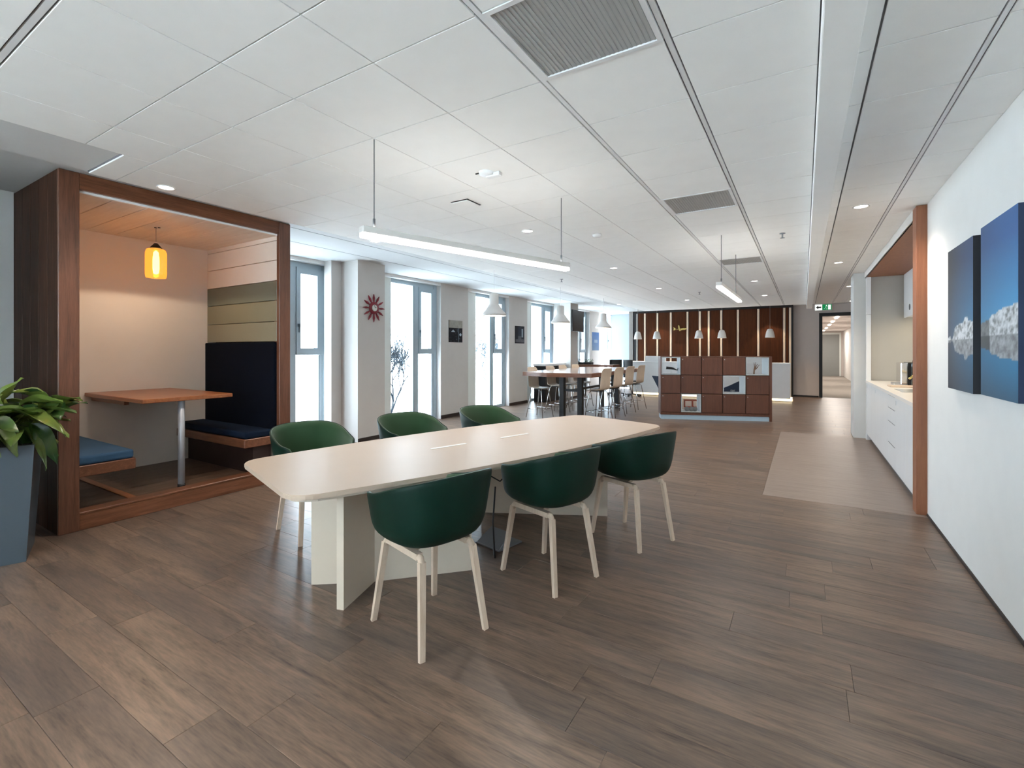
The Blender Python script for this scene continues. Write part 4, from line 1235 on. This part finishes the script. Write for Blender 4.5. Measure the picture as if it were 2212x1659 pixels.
# ------------------------------------------------ kitchen
kx = .90
def base_unit(y0, y1, kind, label):
    t = thing('base_cabinet', label, 'cabinet', (kx, y0, 0))
    w = y1 - y0
    MB().box(.02, .64, .002, w - .002, .10, .955).build('body', M['white_lac'], t)
    MB().box(.055, .08, .0, w, 0, .10).build('toe_kick', M['toe'], t)
    def front(a, b_, c, d_):
        f_ = MB().box(0, .019, a + .0015, b_ - .0015, c + .0015, d_ - .0015, bev=.001).build('door' if kind == 'door' else 'drawer', M['white_lac'], t)
        return f_
    if kind == 'door':
        n = 2 if w > .8 else 1
        for k in range(n):
            f_ = front(w * k / n, w * (k + 1) / n, .10, .958)
            if k == n - 1: MB().box(-.004, .0, w * (k + 1) / n - .02, w * (k + 1) / n - .012, .87, .92).build('finger_pull', M['steel'], f_)
    else:
        for c, d_ in ((.10, .37), (.37, .633), (.633, .80), (.80, .958)):
            f_ = front(0, w, c, d_)
            MB().box(-.003, .0, .08, w - .08, d_ - .008, d_ - .004).build('finger_pull', M['toe'], f_)
    return t
base_unit(5.815, 6.97, 'door', 'white base cabinet beside the walnut post, two plain doors')
base_unit(6.97, 7.615, 'drawer', 'white base cabinet with four drawers in the kitchen niche')
base_unit(7.615, 8.80, 'door', 'white base cabinet with two doors just beyond the drawers')
base_unit(8.80, 9.90, 'door', 'white base cabinet at the far end of the kitchen niche')
tp = thing('worktop', 'long white kitchen worktop with a cut-out for the sink', 'worktop', (kx, 5.815, 0))
Ya, Yb = 7.30 - 5.815, 7.86 - 5.815
MB().box(-.018, .715, 0, Ya, .962, 1.0).box(-.018, .715, Yb, 4.085, .962, 1.0).box(-.018, .12, Ya, Yb, .962, 1.0).box(.54, .715, Ya, Yb, .962, 1.0).build('worktop_slab', M['counter'], tp)
sk = thing('sink', 'stainless steel sink set in the white worktop', 'sink', (kx, 7.30, .99))
MB().box(.10, .56, -.02, .58, .0105, .014).build('rim', M['steel'], sk)
MB().box(.13, .14, .01, .55, -.02, .012).box(.52, .53, .01, .55, -.02, .012).box(.13, .53, .01, .02, -.02, .012).box(.13, .53, .54, .55, -.02, .012).box(.13, .53, .01, .55, -.025, -.02).build('basin', M['steel'], sk)
tg = thing('mixer_tap', 'curved brass coloured tap by the sink in the niche', 'tap', (kx + .46, 8.05, 1.0))
MB().lathe([(.025, 0), (.025, .06), (.015, .07), (0, .07)], 16).build('tap_base', M['gold'], tg)
MB().tube([(0, 0, .06), (0, 0, .14), (-.06, -.02, .185), (-.14, -.03, .175), (-.19, -.04, .13)], .013, 10).build('spout', M['gold'], tg)
cm = thing('coffee_machine', 'black and chrome coffee machine on the worktop', 'coffee machine', (1.21, 8.70, 1.0))
MB().box(.05, .40, 0, .40, 0, .33, bev=.01).build('machine_body', M['black'], cm)
MB().box(-.03, .05, -.01, .41, .015, .325, bev=.008).build('chrome_front', M['chrome'], cm)
MB().box(-.10, .05, .03, .37, .0, .03, bev=.004).build('drip_tray', M['steel'], cm)
cb = tag(MB().box(0, .5, 0, .28, 0, .02, bev=.004).build('chopping_board', M['ash'], None, (1.0, 8.20, 1.0)), 'pale wooden chopping board lying on the worktop', 'board')
bt = thing('dark_bottle', 'dark green bottle standing on the worktop beside the coffee machine', 'bottle', (1.33, 8.52, 1.0))
MB().lathe([(0, 0), (.06, 0), (.06, .30), (.05, .36), (.02, .42), (.02, .50), (0, .50)], 20).build('bottle_body', mat('bottle_green', '#16211a', .2), bt)
MB().lathe([(0, .50), (.022, .50), (.022, .53), (0, .53)], 16).build('cap', M['steel'], bt)
uc = thing('wall_cabinets', 'white wall cabinets with round finger holes over the worktop', 'cabinet', (1.38, 5.83, 2.04))
for k in range(4):
    a = k * 1.015
    MB().box(.02, .238, a + .001, a + 1.014, .0, .690).build('body', M['white_lac'], uc)
    dd = MB().box(0, .019, a + .0015, a + 1.0135, -.01, .692, bev=.001).build('door', M['white_lac'], uc)
    MB().lathe([(0, 0), (.048, 0), (.048, .003), (0, .003)], 20, M=Matrix.Translation((.0, a + .52, .13)) @ Matrix.Rotation(-PI / 2, 4, 'Y')).build('finger_hole', M['black'], dd)
tag(MB().box(0, .04, 0, 3.9, 0, .015).build('worktop_lamp', M['e_strip'], None, (1.55, 5.93, 2.02)), 'warm light strip under the wall cabinets', 'lamp')
area('worktop_lamp_light', (1.50, 7.9, 2.0), (0, 0, 0), .04, 3.6, 7, (1, .86, .6))
struct(MB().box(kx + .02, 1.62, 9.955, 10.05, 0, 2.735).build('wall_niche_far', M['grey_panel']))
tp = thing('tall_end_panel', 'tall white end panel split in two at the far side of the niche', 'panel', (kx - .01, 9.91, 0))
MB().box(0, .065, 0, .04, .0, 2.10, bev=.002).build('lower_panel', M['white_lac'], tp)
MB().box(0, .065, 0, .04, 2.105, 2.733, bev=.002).build('upper_panel', M['white_lac'], tp)

# ------------------------------------------------ outside
gr = tag(MB().box(-70, 40, -70, 80, -4.2, -4.0).build('winter_ground', M['ground']), 'pale wintry ground outside the windows', 'ground')
def tree(x, y, h, lean, seed, label, m, depth=6, rmin=.014):
    t = thing('bare_tree', label, 'tree', (x, y, -4.0), 0, 'bare trees outside')
    random.seed(seed)
    tr = MB(); br = MB()
    def grow(p, d, L_, r, k):
        n = 3
        pts = [p]
        for i in range(n):
            d = (d + Vector((random.uniform(-.2, .2), random.uniform(-.2, .2), random.uniform(-.05, .15)))).normalized()
            pts.append(pts[-1] + d * L_ / n)
        (tr if k >= depth - 1 else br).tube(pts, max(r, rmin), 6 if r > .02 else 4, max(r * .62, rmin) / max(r, rmin) * max(r, rmin))
        if k == 0: return
        for i in range(3 if k > 1 else 2):
            a = random.uniform(0, 2 * PI); s = random.uniform(.45, .85)
            q = pts[random.choice((2, 3)) if i else 3]
            nd = (d + Vector((math.cos(a) * s, math.sin(a) * s, random.uniform(-.05, .45)))).normalized()
            grow(q, nd, L_ * random.uniform(.62, .8), r * .58, k - 1)
    grow(Vector((0, 0, 0)), Vector(lean).normalized(), h, .11, depth)
    tr.build('trunk', m, t)
    o = br.build('branches', m, t); o['kind'] = 'stuff'
tree(-14.0, 13.75, 2.15, (.02, .10, 1), 4, 'bare winter tree seen through the second window', M['bark'])
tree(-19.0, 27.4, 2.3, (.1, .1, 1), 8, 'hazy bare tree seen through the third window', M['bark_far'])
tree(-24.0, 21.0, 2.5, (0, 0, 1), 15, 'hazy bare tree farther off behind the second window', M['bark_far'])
